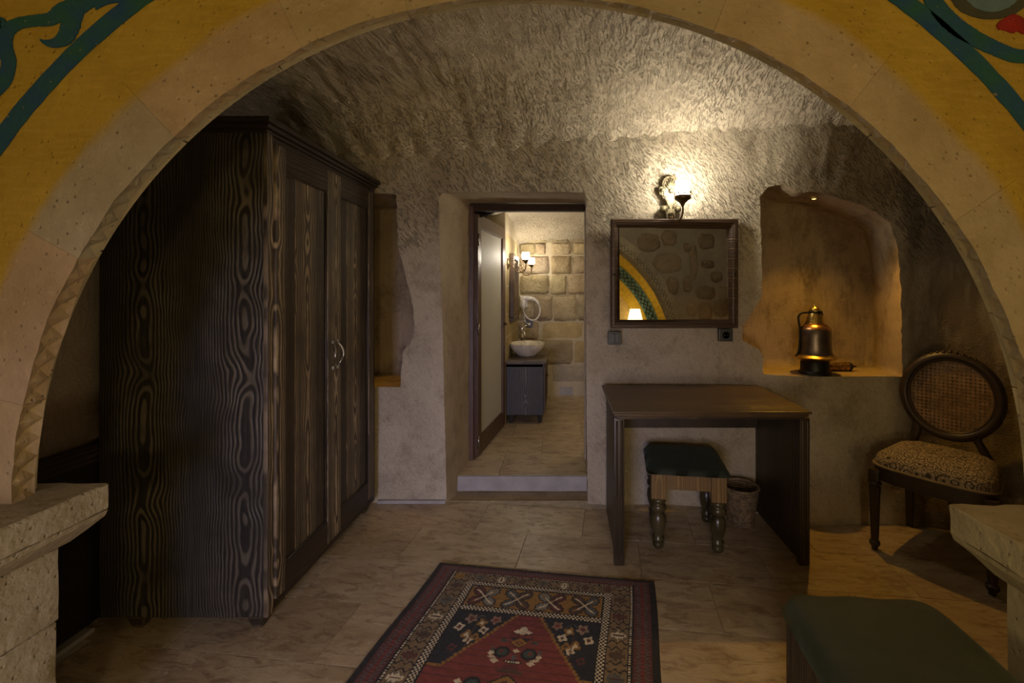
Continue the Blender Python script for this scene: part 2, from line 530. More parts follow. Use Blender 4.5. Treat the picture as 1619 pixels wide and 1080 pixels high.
t = NT('mirror_glass'); M_mirror = t.fin((0.80, 0.80, 0.76), 0.01, None, 1.0)
t = NT('frosted_glass'); M_frost = t.fin((0.60, 0.58, 0.50), 0.6, None, 0.0, Transmission_Weight=0.25)
t = NT('lit_glass_shade'); t.put(t.b.inputs['Emission Color'], (1.0, 0.90, 0.74)); t.put(t.b.inputs['Emission Strength'], L_SCONCE); M_lit = t.fin((0.9, 0.88, 0.8), 0.3)
t = NT('lit_bathroom_glass'); t.put(t.b.inputs['Emission Color'], (1.0, 0.90, 0.74)); t.put(t.b.inputs['Emission Strength'], 100.0); M_litb = t.fin((0.9, 0.88, 0.8), 0.3)
t = NT('lit_lamp_shade'); t.put(t.b.inputs['Emission Color'], (1.0, 0.80, 0.45)); t.put(t.b.inputs['Emission Strength'], 3.0); M_lampshade = t.fin((0.9, 0.8, 0.6), 0.8)
t = NT('lit_spot'); t.put(t.b.inputs['Emission Color'], (1.0, 0.75, 0.2)); t.put(t.b.inputs['Emission Strength'], 4.0); M_spot = t.fin((0.9, 0.8, 0.6), 0.5)

# travertine
t = NT('travertine'); P = t.obj()
oi = t.n('ObjectInfo', out=1)
P2 = t.vmath('ADD', P, t.n('VectorMath', {0: oi, 'Scale': 40.0}, operation='SCALE'))
ve = t.noise(t.vmath('MULTIPLY', P2, (3.2, 7.5, 3)), 1.3, 7, 0.68, 0.5)
cl = t.noise(t.vmath('MULTIPLY', P2, (9, 26, 9)), 1.0, 5, 0.7, 0.8)
col = t.mix(t.ramp(ve, [(0.35, 0), (0.62, 1)]), (0.50, 0.41, 0.275), (0.37, 0.28, 0.17))
col = t.mix(t.ramp(cl, [(0.50, 0), (0.64, 0.7)]), col, (0.19, 0.125, 0.075))
col = t.mix(t.ramp(t.noise(P2, 30, 4), [(0.62, 0), (0.72, 0.5)]), col, (0.56, 0.49, 0.38))
col = t.mix(1.0, col, oi, 'MULTIPLY')
t.fin(col, t.n('MapRange', {0: cl, 1: 0.3, 2: 0.7, 3: 0.30, 4: 0.5}), t.bump(t.math('ADD', ve, cl), 0.0015))
M_trav = t.m
M_grout = plain('grout', (0.50, 0.44, 0.35), 0.8)

# ------------------------------------------------------------------ cave shell
WC = bez([(-1.98, 2.79, 0), (-1.0, 2.79, 0), (0.15, 2.79, 0), (1.0, 2.735, 0), (1.43, 2.60, 0), (1.97, 2.60, 0), (2.30, 2.48, 0), (2.50, 2.10, 0), (2.58, 1.7, 0), (2.60, 1.12, 0)], 14)
WP = np.array([(p.x, p.y) for p in WC])
WS = np.concatenate([[0], np.cumsum(np.hypot(*(WP[1:] - WP[:-1]).T))])


def wall_xy(u):
    return np.interp(u, WS, WP[:, 0]), np.interp(u, WS, WP[:, 1])


_uu = np.linspace(0, WS[-1], 3000)
_wx, _wy = wall_xy(_uu)
_wpx = CX + F * _wx / _wy


def px2wall(px, py):
    i = int(np.argmin(np.abs(_wpx[:2700] - px)))
    return float(_uu[i]), CH - (py - CY) * float(_wy[i]) / F


def densify(poly, step, jit, seed):
    r = random.Random(seed)
    out = []
    n = len(poly)
    for i in range(n):
        a, b = Vector(poly[i]), Vector(poly[(i + 1) % n])
        k = max(1, int((b - a).length / step))
        for j in range(k):
            p = a.lerp(b, j / k)
            if j: p += Vector((r.uniform(-jit, jit), r.uniform(-jit, jit)))
            out.append((p.x, p.y))
    return out


def inside(p, poly):
    x, y = p; c = False; n = len(poly)
    for i in range(n):
        x1, y1 = poly[i]; x2, y2 = poly[i - 1]
        if (y1 > y) != (y2 > y) and x < (x2 - x1) * (y - y1) / (y2 - y1) + x1: c = not c
    return c


door_px = [(706, 794), (703, 650), (699, 500), (695, 400), (694, 312), (700, 305), (800, 303), (924, 304), (927, 312), (927, 600), (929, 797)]
lnich_px = [(500, 613), (500, 306), (600, 306), (627, 308), (628, 350), (630, 395), (638, 425), (650, 470), (656, 512), (655, 530), (648, 545), (637, 556), (635, 580), (633, 612)]
rnich_px = [(1207, 602), (1207, 565), (1200, 552), (1174, 538), (1173, 515), (1190, 492), (1204, 470), (1204, 400), (1201, 312), (1214, 296), (1238, 291), (1262, 303), (1300, 306), (1345, 318), (1385, 335), (1408, 352), (1418, 385), (1424, 450), (1427, 605)]
door_uv = [px2wall(*p) for p in door_px]
door_uv[0] = (door_uv[0][0], 0.0); door_uv[-1] = (door_uv[-1][0], 0.0)
lz, rz_ = 0.74, 0.845
lnich_uv = [px2wall(*p) for p in lnich_px]
lnich_uv[0] = (lnich_uv[0][0], lz); lnich_uv[-1] = (lnich_uv[-1][0], lz)
rnich_uv = [px2wall(*p) for p in rnich_px]
rnich_uv[0] = (rnich_uv[0][0], rz_); rnich_uv[-1] = (rnich_uv[-1][0], rz_)
hd = densify(door_uv, 0.04, 0.002, 1)
hl = densify(lnich_uv, 0.03, 0.004, 2)
hr = densify(rnich_uv, 0.03, 0.005, 3)


def flat_bottom(h, z):
    return [(u, z if abs(v - z) < 0.012 else v) for u, v in h]


hl = flat_bottom(hl, lz); hr = flat_bottom(hr, rz_)
hd = [(u, 0.0 if abs(v) < 0.012 else v) for u, v in hd]
# the doorway reaches the floor: run its outline a little below floor level
hd = [(u, -0.03 if v == 0.0 else v) for u, v in hd]
U1 = WS[-1]; ZT = 2.62
pts, edges = [], []


def loop(ps):
    n0 = len(pts)
    pts.extend(ps)
    edges.extend([(n0 + i, n0 + (i + 1) % len(ps)) for i in range(len(ps))])


outer = densify([(0, -0.05), (U1, -0.05), (U1, ZT), (0, ZT)], 0.06, 0, 4)
loop(outer); loop(hd); loop(hl); loop(hr)
rims = np.array(hd + hl + hr + outer)
r4 = random.Random(5)
g = 0.042
for i in range(1, int(U1 / g)):
    for j in range(0, int((ZT + 0.05) / g)):
        p = (i * g + (j % 2) * g / 2 + r4.uniform(-.008, .008), -0.03 + j * g + r4.uniform(-.008, .008))
        if np.min(np.abs(rims - p).max(axis=1)) > 0.016: pts.append(p)
res = delaunay_2d_cdt([Vector(p) for p in pts], edges, [], 0, 1e-6)
V2 = np.array([v[:] for v in res[0]])
T = []
for tri in res[2]:
    c = V2[list(tri)].mean(axis=0)
    if inside(c, hd) or inside(c, hl) or inside(c, hr): continue
    T.append(list(tri))
T = np.array(T)


def subdiv(V, T):
    E = {}
    V = list(map(tuple, V)); out = []

    def mid(a, b):
        k = (a, b) if a < b else (b, a)
        if k not in E:
            E[k] = len(V); V.append(((V[a][0] + V[b][0]) / 2, (V[a][1] + V[b][1]) / 2))
        return E[k]
    for a, b, c in T:
        ab, bc, ca = mid(a, b), mid(b, c), mid(c, a)
        out += [(a, ab, ca), (ab, b, bc), (ca, bc, c), (ab, bc, ca)]
    return np.array(V), np.array(out)


V2, T = subdiv(V2, T)
# distance to a rim, for letting the relief die out there
rimd = np.full(len(V2), 9.0)
for q in hd + hl + hr:
    rimd = np.minimum(rimd, np.hypot(V2[:, 0] - q[0], V2[:, 1] - q[1]))
fadeR = np.clip((rimd - 0.02) / 0.09, 0, 1)
wx, wy = wall_xy(V2[:, 0])
ux, uy = wall_xy(np.clip(V2[:, 0] + 0.01, 0, U1)); lx, ly = wall_xy(np.clip(V2[:, 0] - 0.01, 0, U1))
tx, ty = ux - lx, uy - ly
tl = np.hypot(tx, ty); nx, ny = ty / tl, -tx / tl           # points into the room
p3 = np.stack([wx, wy, V2[:, 1]], 1)
hsm = np.clip((V2[:, 1] - 1.55) / 0.4, 0.15, 1)
dsp = 0.022 * vnoise(p3, 3.0, 3, 2) + 0.010 * vnoise(p3, (22, 22, 9), 5, 2) * hsm + 0.004 * vnoise(p3, 45, 9)
# the top of the wall leans forward and merges with the vault
lean = np.clip((V2[:, 1] - 1.95) / 0.5, 0, 1) ** 2 * 0.14
dsp = dsp * fadeR + lean + 0.075 * np.clip((0.55 - V2[:, 1]) / 0.45, 0, 1) * np.clip((wx - 1.15) / 0.25, 0, 1)
W3 = np.stack([wx + nx * dsp, wy + ny * dsp, V2[:, 1]], 1)
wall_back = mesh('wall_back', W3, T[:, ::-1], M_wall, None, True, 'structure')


# niches and reveal: lofts that start on the rim of the opening
def loft(name, rim, backf, mat, rings, disp, flatz=None, cap=True, parent=None, seed=0):
    n = len(rim)
    a = np.array(rim)
    ax, ay = wall_xy(a[:, 0])
    R0 = np.stack([ax, ay, a[:, 1]], 1)
    R1 = np.array([backf(*p) for p in R0])
    vs = []
    for k in range(rings + 1):
        tt = k / rings
        vs.append(R0 * (1 - tt) + R1 * tt)
    ncap = 9 if cap else 0
    if cap:
        c = R1.mean(axis=0)
        for k in range(1, ncap + 1):
            vs.append(R1 + (c - R1) * (k / (ncap + 0.3)))
    V = np.concatenate(vs)
    fs = []
    for k in range(rings + ncap):
        for i in range(n):
            j = (i + 1) % n
            fs.append((k * n + i, k * n + j, (k + 1) * n + j, (k + 1) * n + i))
    if cap: fs.append(tuple((rings + ncap) * n + i for i in range(n)))
    amp = np.concatenate([np.full(n, min(1.0, k / 2.0)) for k in range(rings + ncap + 1)])
    if flatz is not None: amp = amp * np.where(np.abs(V[:, 2] - flatz) < 0.01, 0.15, 1)
    for c_ in range(3):
        V[:, c_] += disp * amp * vnoise(V, 6.0, seed + c_, 3)
    return fix(mesh(name, V, fs, mat, parent, True, 'structure'))


def lback(x, y, z): return (x, 3.22, lz + (z - lz) * 0.98)


def rback(x, y, z):
    return (1.17 + (x - 1.17) * 1.10, 2.97, rz_ + (z - rz_) * 1.0)


loft('wall_niche', hl, lback, M_niche, 8, 0.012, lz, seed=11)
loft('wall_niche', hr, rback, M_niche, 9, 0.014, rz_, seed=21)


def dback(x, y, z):
    t_ = (x + 0.753) / 0.9
    return (-0.715 + (0.168 + 0.715) * max(0, min(1, t_)), 3.30, z if z < 0.1 else z * 1.018)


loft('wall_doorway', hd, dback, M_reveal, 10, 0.010, -0.03, cap=False, seed=31)

# left wall, ceiling
n1, n2 = 90, 130
ys = np.linspace(1.0, 2.85, n1); zs = np.linspace(-0.02, 2.65, n2)
Y, Z = np.meshgrid(ys, zs, indexing='ij')
P3 = np.stack([np.full(Y.size, -1.93), Y.ravel(), Z.ravel()], 1)
P3[:, 0] += 0.018 * vnoise(P3, 3.5, 40, 3) + np.clip((P3[:, 2] - 1.9) / 0.6, 0, 1) ** 2 * 0.2
fs = [(i * n2 + j, i * n2 + j + 1, (i + 1) * n2 + j + 1, (i + 1) * n2 + j) for i in range(n1 - 1) for j in range(n2 - 1)]
mesh('wall_left', P3, fs, M_left, None, True, 'structure')

nx_, ny_ = 330, 135
xs = np.linspace(-2.0, 2.72, nx_); ys = np.linspace(1.02, 2.90, ny_)
X, Y = np.meshgrid(xs, ys, indexing='ij')
q = np.stack([X.ravel(), Y.ravel()], 1)
dist = np.full(len(q), 9.0)
side = np.full(len(q), 1.0)
for a in WP[::2]:
    dist = np.minimum(dist, np.hypot(q[:, 0] - a[0], q[:, 1] - a[1]))
yb = np.interp(q[:, 0], WP[:110, 0], WP[:110, 1])
dist = np.where(q[:, 1] > yb, 0, dist)
dist = np.minimum(dist, np.maximum(0, q[:, 0] + 1.95))
tt = np.clip(dist / 0.75, 0, 1)
zj = 2.165 + 0.10 * np.clip((q[:, 0] + 0.9) / 1.4, 0, 1)
zc = zj + 0.285 * (1 - (1 - tt) ** 2)
C3 = np.stack([q[:, 0], q[:, 1], zc], 1)
C3[:, 2] += 0.026 * vnoise(C3, 2.6, 50, 2) + 0.011 * vnoise(C3, (26, 8, 20), 52, 2) + 0.003 * vnoise(C3, 50, 55)
fs = [(i * ny_ + j, i * ny_ + j + 1, (i + 1) * ny_ + j + 1, (i + 1) * ny_ + j) for i in range(nx_ - 1) for j in range(ny_ - 1)]
mesh('ceiling', C3, fs, M_ceil, None, True, 'structure')

# ------------------------------------------------------------------ floor with travertine tiles
floor = box('floor', -3.0, 3.0, -1.6, 2.83, -0.12, -0.006, M_grout, bev=0)
floor['kind'] = 'structure'
fa = math.radians(-6.4)
TW, TH = 0.61, 0.3065
ca, sa = math.cos(fa), math.sin(fa)
ox, oy = -1.0, 1.907


def tile_mesh(w_, h_, nm):
    b = B().box(-w_ / 2 + .0012, w_ / 2 - .0012, -h_ / 2 + .0012, h_ / 2 - .0012, -0.01, 0, 0.0012)
    me = bpy.data.meshes.new(nm); me.from_pydata(b.v, [], b.f); me.materials.append(M_trav); me.update()
    return me


me_t = tile_mesh(TW, TH, 'tile')
for j in range(-6, 4):
    for i in range(-8, 10):
        lx_ = (i + (0.5 if j % 2 else 0.0)) * TW + 0.12; ly_ = (j + 0.5) * TH
        x = ox + ca * lx_ - sa * ly_; y = oy + sa * lx_ + ca * ly_
        if x < -2.1 or x > 2.45 or y < 0.35 or y > 2.80: continue
        o = bpy.data.objects.new('tile', me_t); link(o, floor)
        o.location = (x, y, 0); o.rotation_euler = (0, 0, fa)
        v = rnd.uniform(0.88, 1.06)
        o.color = (v, v * rnd.uniform(0.97, 1.02), v * rnd.uniform(0.93, 1.03), 1)
# raised bathroom floor and its step
bf = box('floor_bathroom', -1.2, 1.7, 3.02, 5.34, -0.10, 0.069, M_grout, bev=0)
bf['kind'] = 'structure'
me_b = tile_mesh(0.61, 0.405, 'tile')
for j in range(6):
    for i in range(-3, 4):
        x = -0.15 + (i + (0.45 if j % 2 else 0)) * 0.61; y = 3.02 + 0.2025 + j * 0.405
        if x > 1.5: continue
        o = bpy.data.objects.new('tile', me_b); link(o, bf); o.location = (x, y if j < 5 else y - 0.0, 0.079)
        v = rnd.uniform(0.9, 1.08); o.color = (v, v * 0.99, v * rnd.uniform(0.93, 1.0), 1)
step = box('trim_1', -0.76, 0.19, 3.002, 3.02, -0.02, 0.078, M_plaster, bev=0.002)
step['kind'] = 'structure'
for x0, x1, yy in ((-1.19, -0.755, 2.79),):
    b_ = B().box(x0, x1, yy - 0.02, yy + 0.03, 0, 0.022, 0.006).obj('baseboard_back', M_plaster); b_['kind'] = 'structure'

# ------------------------------------------------------------------ bathroom shell
YB = 5.30


def bx(px): return (px - CX) / (F / YB)
def bz(py): return CH - (py - CY) / (F / YB)


wb = box('wall_bathroom_back', -1.2, 1.7, YB, YB + 0.1, 0, 2.4, M_mortar, bev=0); wb['kind'] = 'structure'
wl = box('wall_bathroom_left', -0.75, -0.56, 4.16, YB, 0.06, 2.4, M_mortar, bev=0.01); wl['kind'] = 'structure'
for nm, a in (('wall_bathroom_side', (-1.25, -1.1, 3.3, 5.4, 0, 2.4)), ('wall_bathroom_right', (1.6, 1.7, 3.3, 5.4, 0, 2.4)),
              ('wall_bathroom_front', (-1.3, -0.735, 3.30, 3.40, -0.05, 2.5)), ('wall_bathroom_front', (0.155, 1.7, 3.30, 3.40, -0.05, 2.5)), ('wall_bathroom_front', (-0.735, 0.155, 3.30, 3.40, 2.02, 2.5))):
    o = box(nm, *a, M_mortar, bev=0); o['kind'] = 'structure'
nx_, ny_ = 90, 100
xs = np.linspace(-1.2, 1.7, nx_); ys = np.linspace(3.38, 5.36, ny_)
X, Y = np.meshgrid(xs, ys, indexing='ij')
zc = 2.02 + 0.16 * np.sin(np.clip((Y - 3.38) / 1.9, 0, 1) * PI) ** 0.8 - 0.06 * np.clip((Y - 4.6) / 0.7, 0, 1) ** 2 - 0.10 * np.clip((-0.25 - X) / 0.4, 0, 1) ** 2
C3 = np.stack([X.ravel(), Y.ravel(), zc.ravel()], 1)
C3[:, 2] += 0.012 * vnoise(C3, 5, 60, 2) + 0.006 * vnoise(C3, 30, 62, 2)
fs = [(i * ny_ + j, i * ny_ + j + 1, (i + 1) * ny_ + j + 1, (i + 1) * ny_ + j) for i in range(nx_ - 1) for j in range(ny_ - 1)]
mesh('ceiling_bathroom', C3, fs, M_bceil, None, True, 'structure')


def stone(name, x0, x1, z0, z1, y, out, mat, parent, seed, n=5, flat=0.5, M=None, jit=0.1):
    """a pillowed, uneven stone face standing proud of the mortar"""
    r = random.Random(seed)
    vs, fs = [], []
    cx, cz = (x0 + x1) / 2, (z0 + z1) / 2
    hw, hh = (x1 - x0) / 2, (z1 - z0) / 2
    for i in range(n + 1):
        for j in range(n + 1):
            a, b = i / n * 2 - 1, j / n * 2 - 1
            a, b = math.copysign(abs(a) ** 0.6, a), math.copysign(abs(b) ** 0.6, b)
            edge = max(abs(a), abs(b))
            m_ = min(hw, hh)
            k = 1 - 0.05 * (a * a * b * b)
            px_, pz_ = cx + a * hw * k + r.uniform(-1, 1) * m_ * jit, cz + b * hh * k + r.uniform(-1, 1) * m_ * jit
            d = 0.0 if edge == 1 else out * (flat + (1 - flat) * (1 - edge ** 2)) * r.uniform(0.65, 1.15)
            vs.append((px_, y - d, pz_))
    for i in range(n):
        for j in range(n):
            a = i * (n + 1) + j
            fs.append((a, a + 1, a + n + 2, a + n + 1))
    if M is not None: vs = [M @ Vector(v) for v in vs]
    o = mesh(name, vs, fs, mat, parent, True)
    v = r.uniform(0.72, 1.12)
    o.color = (v, v * r.uniform(0.95, 1.02), v * r.uniform(0.85, 1.02), 1)
    return o


rows = [((366, 384), (820, 868), (869, 900), (901, 940)),
        ((385, 402), (822, 846), (847, 862), (872, 903), (906, 945)),
        ((405, 433), (822, 868), (872, 903), (907, 945)),
        ((435, 465), (822, 868), (870, 895), (897, 945)),
        ((467, 507), (820, 841), (843, 873), (875, 912), (914, 945)),
        ((509, 536), (820, 851), (853, 925), (927, 960)),
        ((538, 575), (820, 850), (852, 906), (908, 925), (927, 960)),
        ((577, 604), (870, 930), (932, 975))]
k = 0
for row in rows:
    (y0, y1), cols = row[0], row[1:]
    for x0, x1 in cols:
        k += 1
        smooth_ = (row is rows[5] and x0 == 853) or (row is rows[6] and x0 == 908) or row is rows[7]
        o = stone('stone', bx(x0 - 1), bx(x1 + 1), bz(y1 + 1), bz(y0 - 1), YB + 0.004, 0.012 if smooth_ else 0.045, M_block if smooth_ else M_rubble, wb, 100 + k, 4 if smooth_ else 7, 0.9 if smooth_ else 0.72, jit=0.02 if smooth_ else 0.07)
        if smooth_: o.color = (1.25, 1.1, 0.75, 1) if row is not rows[7] else (1.1, 1.1, 1.1, 1)
for k2 in range(5):   # the stones carry on to the right, out of the photograph's sight
    for j in range(7):
        stone('stone', 0.55 + k2 * 0.2, 0.73 + k2 * 0.2, 0.3 + j * 0.24, 0.52 + j * 0.24, YB + 0.004, 0.04, M_rubble, wb, 300 + k2 * 9 + j, 4)
for j, (z0, z1) in enumerate(((0.08, 0.36), (0.37, 0.62), (0.63, 0.90), (0.91, 1.12), (1.13, 1.40), (1.41, 1.66), (1.67, 1.92))):
    stone('stone', 4.17 + 0.02, 5.28, z0, z1, 0, 0.006, M_block, wl, 400 + j, 3, 0.9, M=Matrix(((0, -1, 0, -0.559), (1, 0, 0, 0), (0, 0, 1, 0), (0, 0, 0, 1))), jit=0.02).color = (1.15, 1.02, 0.72, 1)

# ------------------------------------------------------------------ the arch, its piers and the bedroom behind the camera
YF, YK = 1.080, 1.135
front = mesh('wall_front', *(lambda: ([], []))(), None, None, False, 'structure')


def wall_front_build(R1=AR + 0.185):
    a0, a1 = math.radians(-1.7), PI - math.radians(0.9)
    n = 90
    vs, fs = [], []
    X0, X1, Z1 = -2.95, 2.95, 2.95
    for i in range(n + 1):
        a = a0 + (a1 - a0) * i / n
        c, s_ = math.cos(a), math.sin(a)
        t_ = min(((X1 - ACX) / c) if c > 1e-6 else 99, ((X0 - ACX) / c) if c < -1e-6 else 99, ((Z1 - ACZ) / s_) if s_ > 1e-6 else 99)
        for k in range(7):
            r = R1 - 0.01 + (t_ - R1 + 0.01) * k / 6
            for y in (YF + 0.002, YK):
                vs.append((ACX + c * r, y, ACZ + s_ * r))
    for i in range(n):
        for k in range(6):
            a = (i * 7 + k) * 2; b = ((i + 1) * 7 + k) * 2
            fs.append((a, a + 2, b + 2, b)); fs.append((a + 1, b + 1, b + 3, a + 3))
    return vs, fs


vs, fs = wall_front_build()
bpy.data.objects.remove(front)
front = mesh('wall_front', vs, fs, M_arch, None, False, 'structure')

# voussoirs with the carved triangle band on their soffit
jo = [-1.7, 17.0, 34.3, 51.6, 68.9, 86.2, 103.5, 116.0, 133.3, 150.6, 168.0, 179.1]
tints = [(1.05, 1.0, .9), (.95, .93, .88), (1.0, .95, .86), (1.08, 1.0, .9), (.96, .94, .85), (1.0, .97, .92), (1.04, .98, .86), (1.06, .95, .84), (.92, .95, 1.0), (1.04, .92, .86), (1.06, .95, .82)]
for i in range(len(jo) - 1):
    a0, a1 = math.radians(jo[i]), math.radians(jo[i + 1])
    gp = 0.0003 / AR
    a0 += gp; a1 -= gp
    nc = max(2, round((a1 - a0) * AR / 0.052))
    R1 = AR + 0.187
    vs, fs = [], []

    def P_(a, r, y): return (ACX + math.cos(a) * r, y, ACZ + math.sin(a) * r)
    m = nc * 2 + 1
    cols = []
    for k in range(m):
        a = a0 + (a1 - a0) * k / (m - 1)
        fl = float(np.interp(math.degrees(a), [0, 20, 60, 120, 140, 160, 180], [.022, .026, .030, .030, .026, .014, .010]))
        wob = 0.0018 * math.sin(a * 23 + 1) + 0.001 * math.sin(a * 51) + rnd.uniform(-.0015, .0015)
        # front outer, front inner, soffit mid (carved in), back inner, back outer
        sink = 0.012 if k % 2 else -0.001
        ro = AR + wob
        cols.append([P_(a, R1, YF), P_(a, ro + 0.004, YF - rnd.uniform(0, .001)), P_(a, ro + sink + fl / 2, (YF + YK) / 2), P_(a, AR + fl + 0.003 * math.sin(a * 31), YK), P_(a, R1, YK)])
    for c_ in cols: vs += c_
    for k in range(m - 1):
        b = k * 5; d = b + 5
        fs.append((b, d, d + 1, b + 1)); fs.append((b + 3, d + 3, d + 4, b + 4)); fs.append((b, b + 4, d + 4, d))
        if k % 2 == 0:
            fs += [(b + 1, d + 2, b + 2), (b + 1, d + 1, d + 2), (b + 2, d + 2, b + 3), (b + 3, d + 2, d + 3)]
        else:
            fs += [(b + 1, d + 1, b + 2), (b + 2, d + 1, d + 2), (b + 2, d + 2, d + 3), (b + 2, d + 3, b + 3)]
    fs.append((0, 1, 2, 3, 4)); e = (m - 1) * 5; fs.append((e + 4, e + 3, e + 2, e + 1, e))
    o = fix(mesh('voussoir', vs, fs, M_arch, front))
    o.color = tints[i] + (1,)


def ptw(px, py, y=YF):
    s_ = F / y
    return ((px - CX) / s_, CH - (py - CY) / s_)


def paint_stroke(name, pts, widths, mat, off=0.0015, parent=front, n=10):
    """a brush stroke lying on the plaster: centre line in picture-measured points, width in metres"""
    P = [ptw(*p) for p in pts]
    c = bez([(x, z, w_) for (x, z), w_ in zip(P, widths)], n)
    vs, fs = [], []
    for i, p in enumerate(c):
        q0, q1 = c[max(0, i - 1)], c[min(len(c) - 1, i + 1)]
        t_ = Vector((q1.x - q0.x, q1.y - q0.y)).normalized(); nn = Vector((-t_.y, t_.x))
        h = p.z / 2
        a = h * (1 + rnd.uniform(-.05, .05)); b = h * (1 + rnd.uniform(-.05, .05))
        for q_ in (Vector((p.x, p.y)) + nn * a, Vector((p.x, p.y)) - nn * b):
            vs.append((q_.x, YF - off, q_.y)); vs.append((q_.x, YF + 0.001, q_.y))
    for i in range(len(c) - 1):
        a = i * 4; b = a + 4
        fs += [(a, b, b + 2, a + 2), (a, a + 1, b + 1, b), (a + 2, b + 2, b + 3, a + 3)]
    fs += [(0, 2, 3, 1), (len(vs) - 4, len(vs) - 3, len(vs) - 1, len(vs) - 2)]
    return fix(mesh(name, vs, fs, mat, parent))


M_ = F / YF
# the blue band that follows the arch
a_ = []
for deg in range(4, 177, 4):
    a = math.radians(deg)
    r = 1.580 + 0.022 * max(0, -math.cos(a)) - 0.020 * max(0, math.cos(a)) * math.sin(a)
    a_.append((CX + (ACX + math.cos(a) * r) * M_, CY + (CH - ACZ - math.sin(a) * r) * M_))
paint_stroke('painted_band', a_, [0.043] * len(a_), M_blue, n=4)
# scroll leaves, upper left
paint_stroke('painted_scroll', [(-8, 150), (6, 128), (14, 100), (8, 75), (10, 52), (28, 38), (55, 33), (80, 30), (100, 18), (130, 8), (150, 2)], [.02, .035, .036, .038, .038, .030, .028, .033, .045, .040, .02], M_blue)
paint_stroke('painted_scroll', [(118, 12), (112, 40), (104, 58), (88, 68), (74, 68), (64, 63)], [.05, .046, .040, .024, .014, .003], M_blue, 0.0022)
paint_stroke('painted_scroll', [(150, 6), (168, 3), (186, 1), (198, 3)], [.03, .014, .010, .003], M_blue, 0.002)
paint_stroke('painted_scroll', [(-10, 46), (0, 36), (8, 42)], [.02, .03, .01], M_blue, 0.002)
# scroll and flower, upper right
paint_stroke('painted_scroll', [(1466, -14), (1478, 6), (1500, 33), (1530, 55), (1570, 75), (1604, 88), (1640, 90)], [.032, .042, .046, .042, .036, .034, .034], M_blue)
paint_stroke('painted_petal', [(1505, -10), (1525, 10), (1560, 20), (1595, 12), (1625, -12)], [.02, .03, .032, .04, .05], M_greyp)
paint_stroke('painted_petal', [(1520, -16), (1545, 4), (1570, 8), (1592, -2), (1608, -20)], [.02, .03, .036, .04, .03], M_sky, 0.0025)
paint_stroke('painted_petal', [(1577, 44), (1585, 40), (1600, 38), (1612, 40), (1622, 50)], [.012, .026, .044, .034, .02], M_red, 0.003)


def rough_block(name, x0, x1, y0, y1, z0, z1, mat, parent, seed, amp=0.004, step=0.035, shape=None):
    """a hewn block whose faces and arrises wander a little"""
    bm = bmesh.new()
    bmesh.ops.create_cube(bm, size=1)
    for v in bm.verts:
        v.co = Vector(((x0 + x1) / 2 + v.co.x * (x1 - x0), (y0 + y1) / 2 + v.co.y * (y1 - y0), (z0 + z1) / 2 + v.co.z * (z1 - z0)))
    bmesh.ops.bevel(bm, geom=bm.edges[:], offset=0.004, segments=1, affect='EDGES')
    cuts = lambda L: max(0, int(L / step) - 1)
    for ax, L in ((0, x1 - x0), (1, y1 - y0), (2, z1 - z0)):
        n = cuts(L)
        if not n: continue
        es = [e for e in bm.edges if abs((e.verts[0].co - e.verts[1].co)[ax]) > 0.6 * L]
        bmesh.ops.subdivide_edges(bm, edges=es, cuts=n, use_grid_fill=True)
    P = np.array([v.co[:] for v in bm.verts])
    if len(P):
        for c in range(3):
            d = amp * vnoise(P, 22, seed + c, 2)
            for v, k in zip(bm.verts, d): v.co[c] += k
    if shape:
        for v in bm.verts: v.co = shape(v.co)
    me = bpy.data.meshes.new(name); bm.to_mesh(me); bm.free(); me.materials.append(mat)
    me.polygons.foreach_set('use_smooth', [True] * len(me.polygons))
    try: me.set_sharp_from_angle(angle=math.radians(38))
    except Exception: pass
    o = bpy.data.objects.new(name, me); link(o, parent)
    v = random.Random(seed).uniform(0.92, 1.06)
    o.color = (v, v * .98, v * .94, 1)
    return o


def pier(sign, XP, XS, ztop, zslab, zpier, joints, y0, y1, xout):
    p = bpy.data.objects.new('pier', None); COL.objects.link(p); p['kind'] = 'structure'
    lo, hi = sorted((XP, xout))
    for k in range(len(joints) - 1):
        rough_block('block', lo + (0.0 if sign > 0 else 0), hi, y0, y1 - 0.005 * (k % 2), joints[k] + 0.0015, joints[k + 1] - 0.0015, M_blockc if k == 0 else M_block, p, 500 + k + 10 * (sign > 0))
    # ledge: slab with a hollow moulding under its edge
    lo, hi = sorted((XS, xout))
    rough_block('ledge', lo, hi, y0 - 0.05, y1 + 0.0, zslab, ztop, M_block, p, 540 + sign, 0.005, 0.03)
    vs, fs = [], []
    prof = [(XS - sign * -0.004, zslab - 0.001), (XS + sign * 0.012, zslab - 0.018), (XS + sign * 0.06, zslab - 0.055), (XP - sign * 0.03, zpier + 0.012), (XP + sign * -0.004, zpier), (xout, zpier), (xout, zslab - 0.001)]
    for y in (y0 - 0.04, y1 - 0.003):
        vs += [(x, y, z) for x, z in prof]
    n = len(prof)
    fs = [tuple(range(n)), tuple(range(2 * n - 1, n - 1, -1))] + [(i, i + n, (i + 1) % n + n, (i + 1) % n) for i in range(n)]
    o = fix(mesh('moulding', vs, fs, M_block, p))
    o.color = (1, .97, .92, 1)
    return p


pier(-1, -1.386, -1.247, 0.828, 0.757, 0.655, [0.0, 0.20, 0.452, 0.654], 0.42, 1.20, -2.9)
pier(1, 1.210, 1.057, 0.769, 0.690, 0.565, [0.0, 0.26, 0.564], 0.42, 1.20, 2.9)

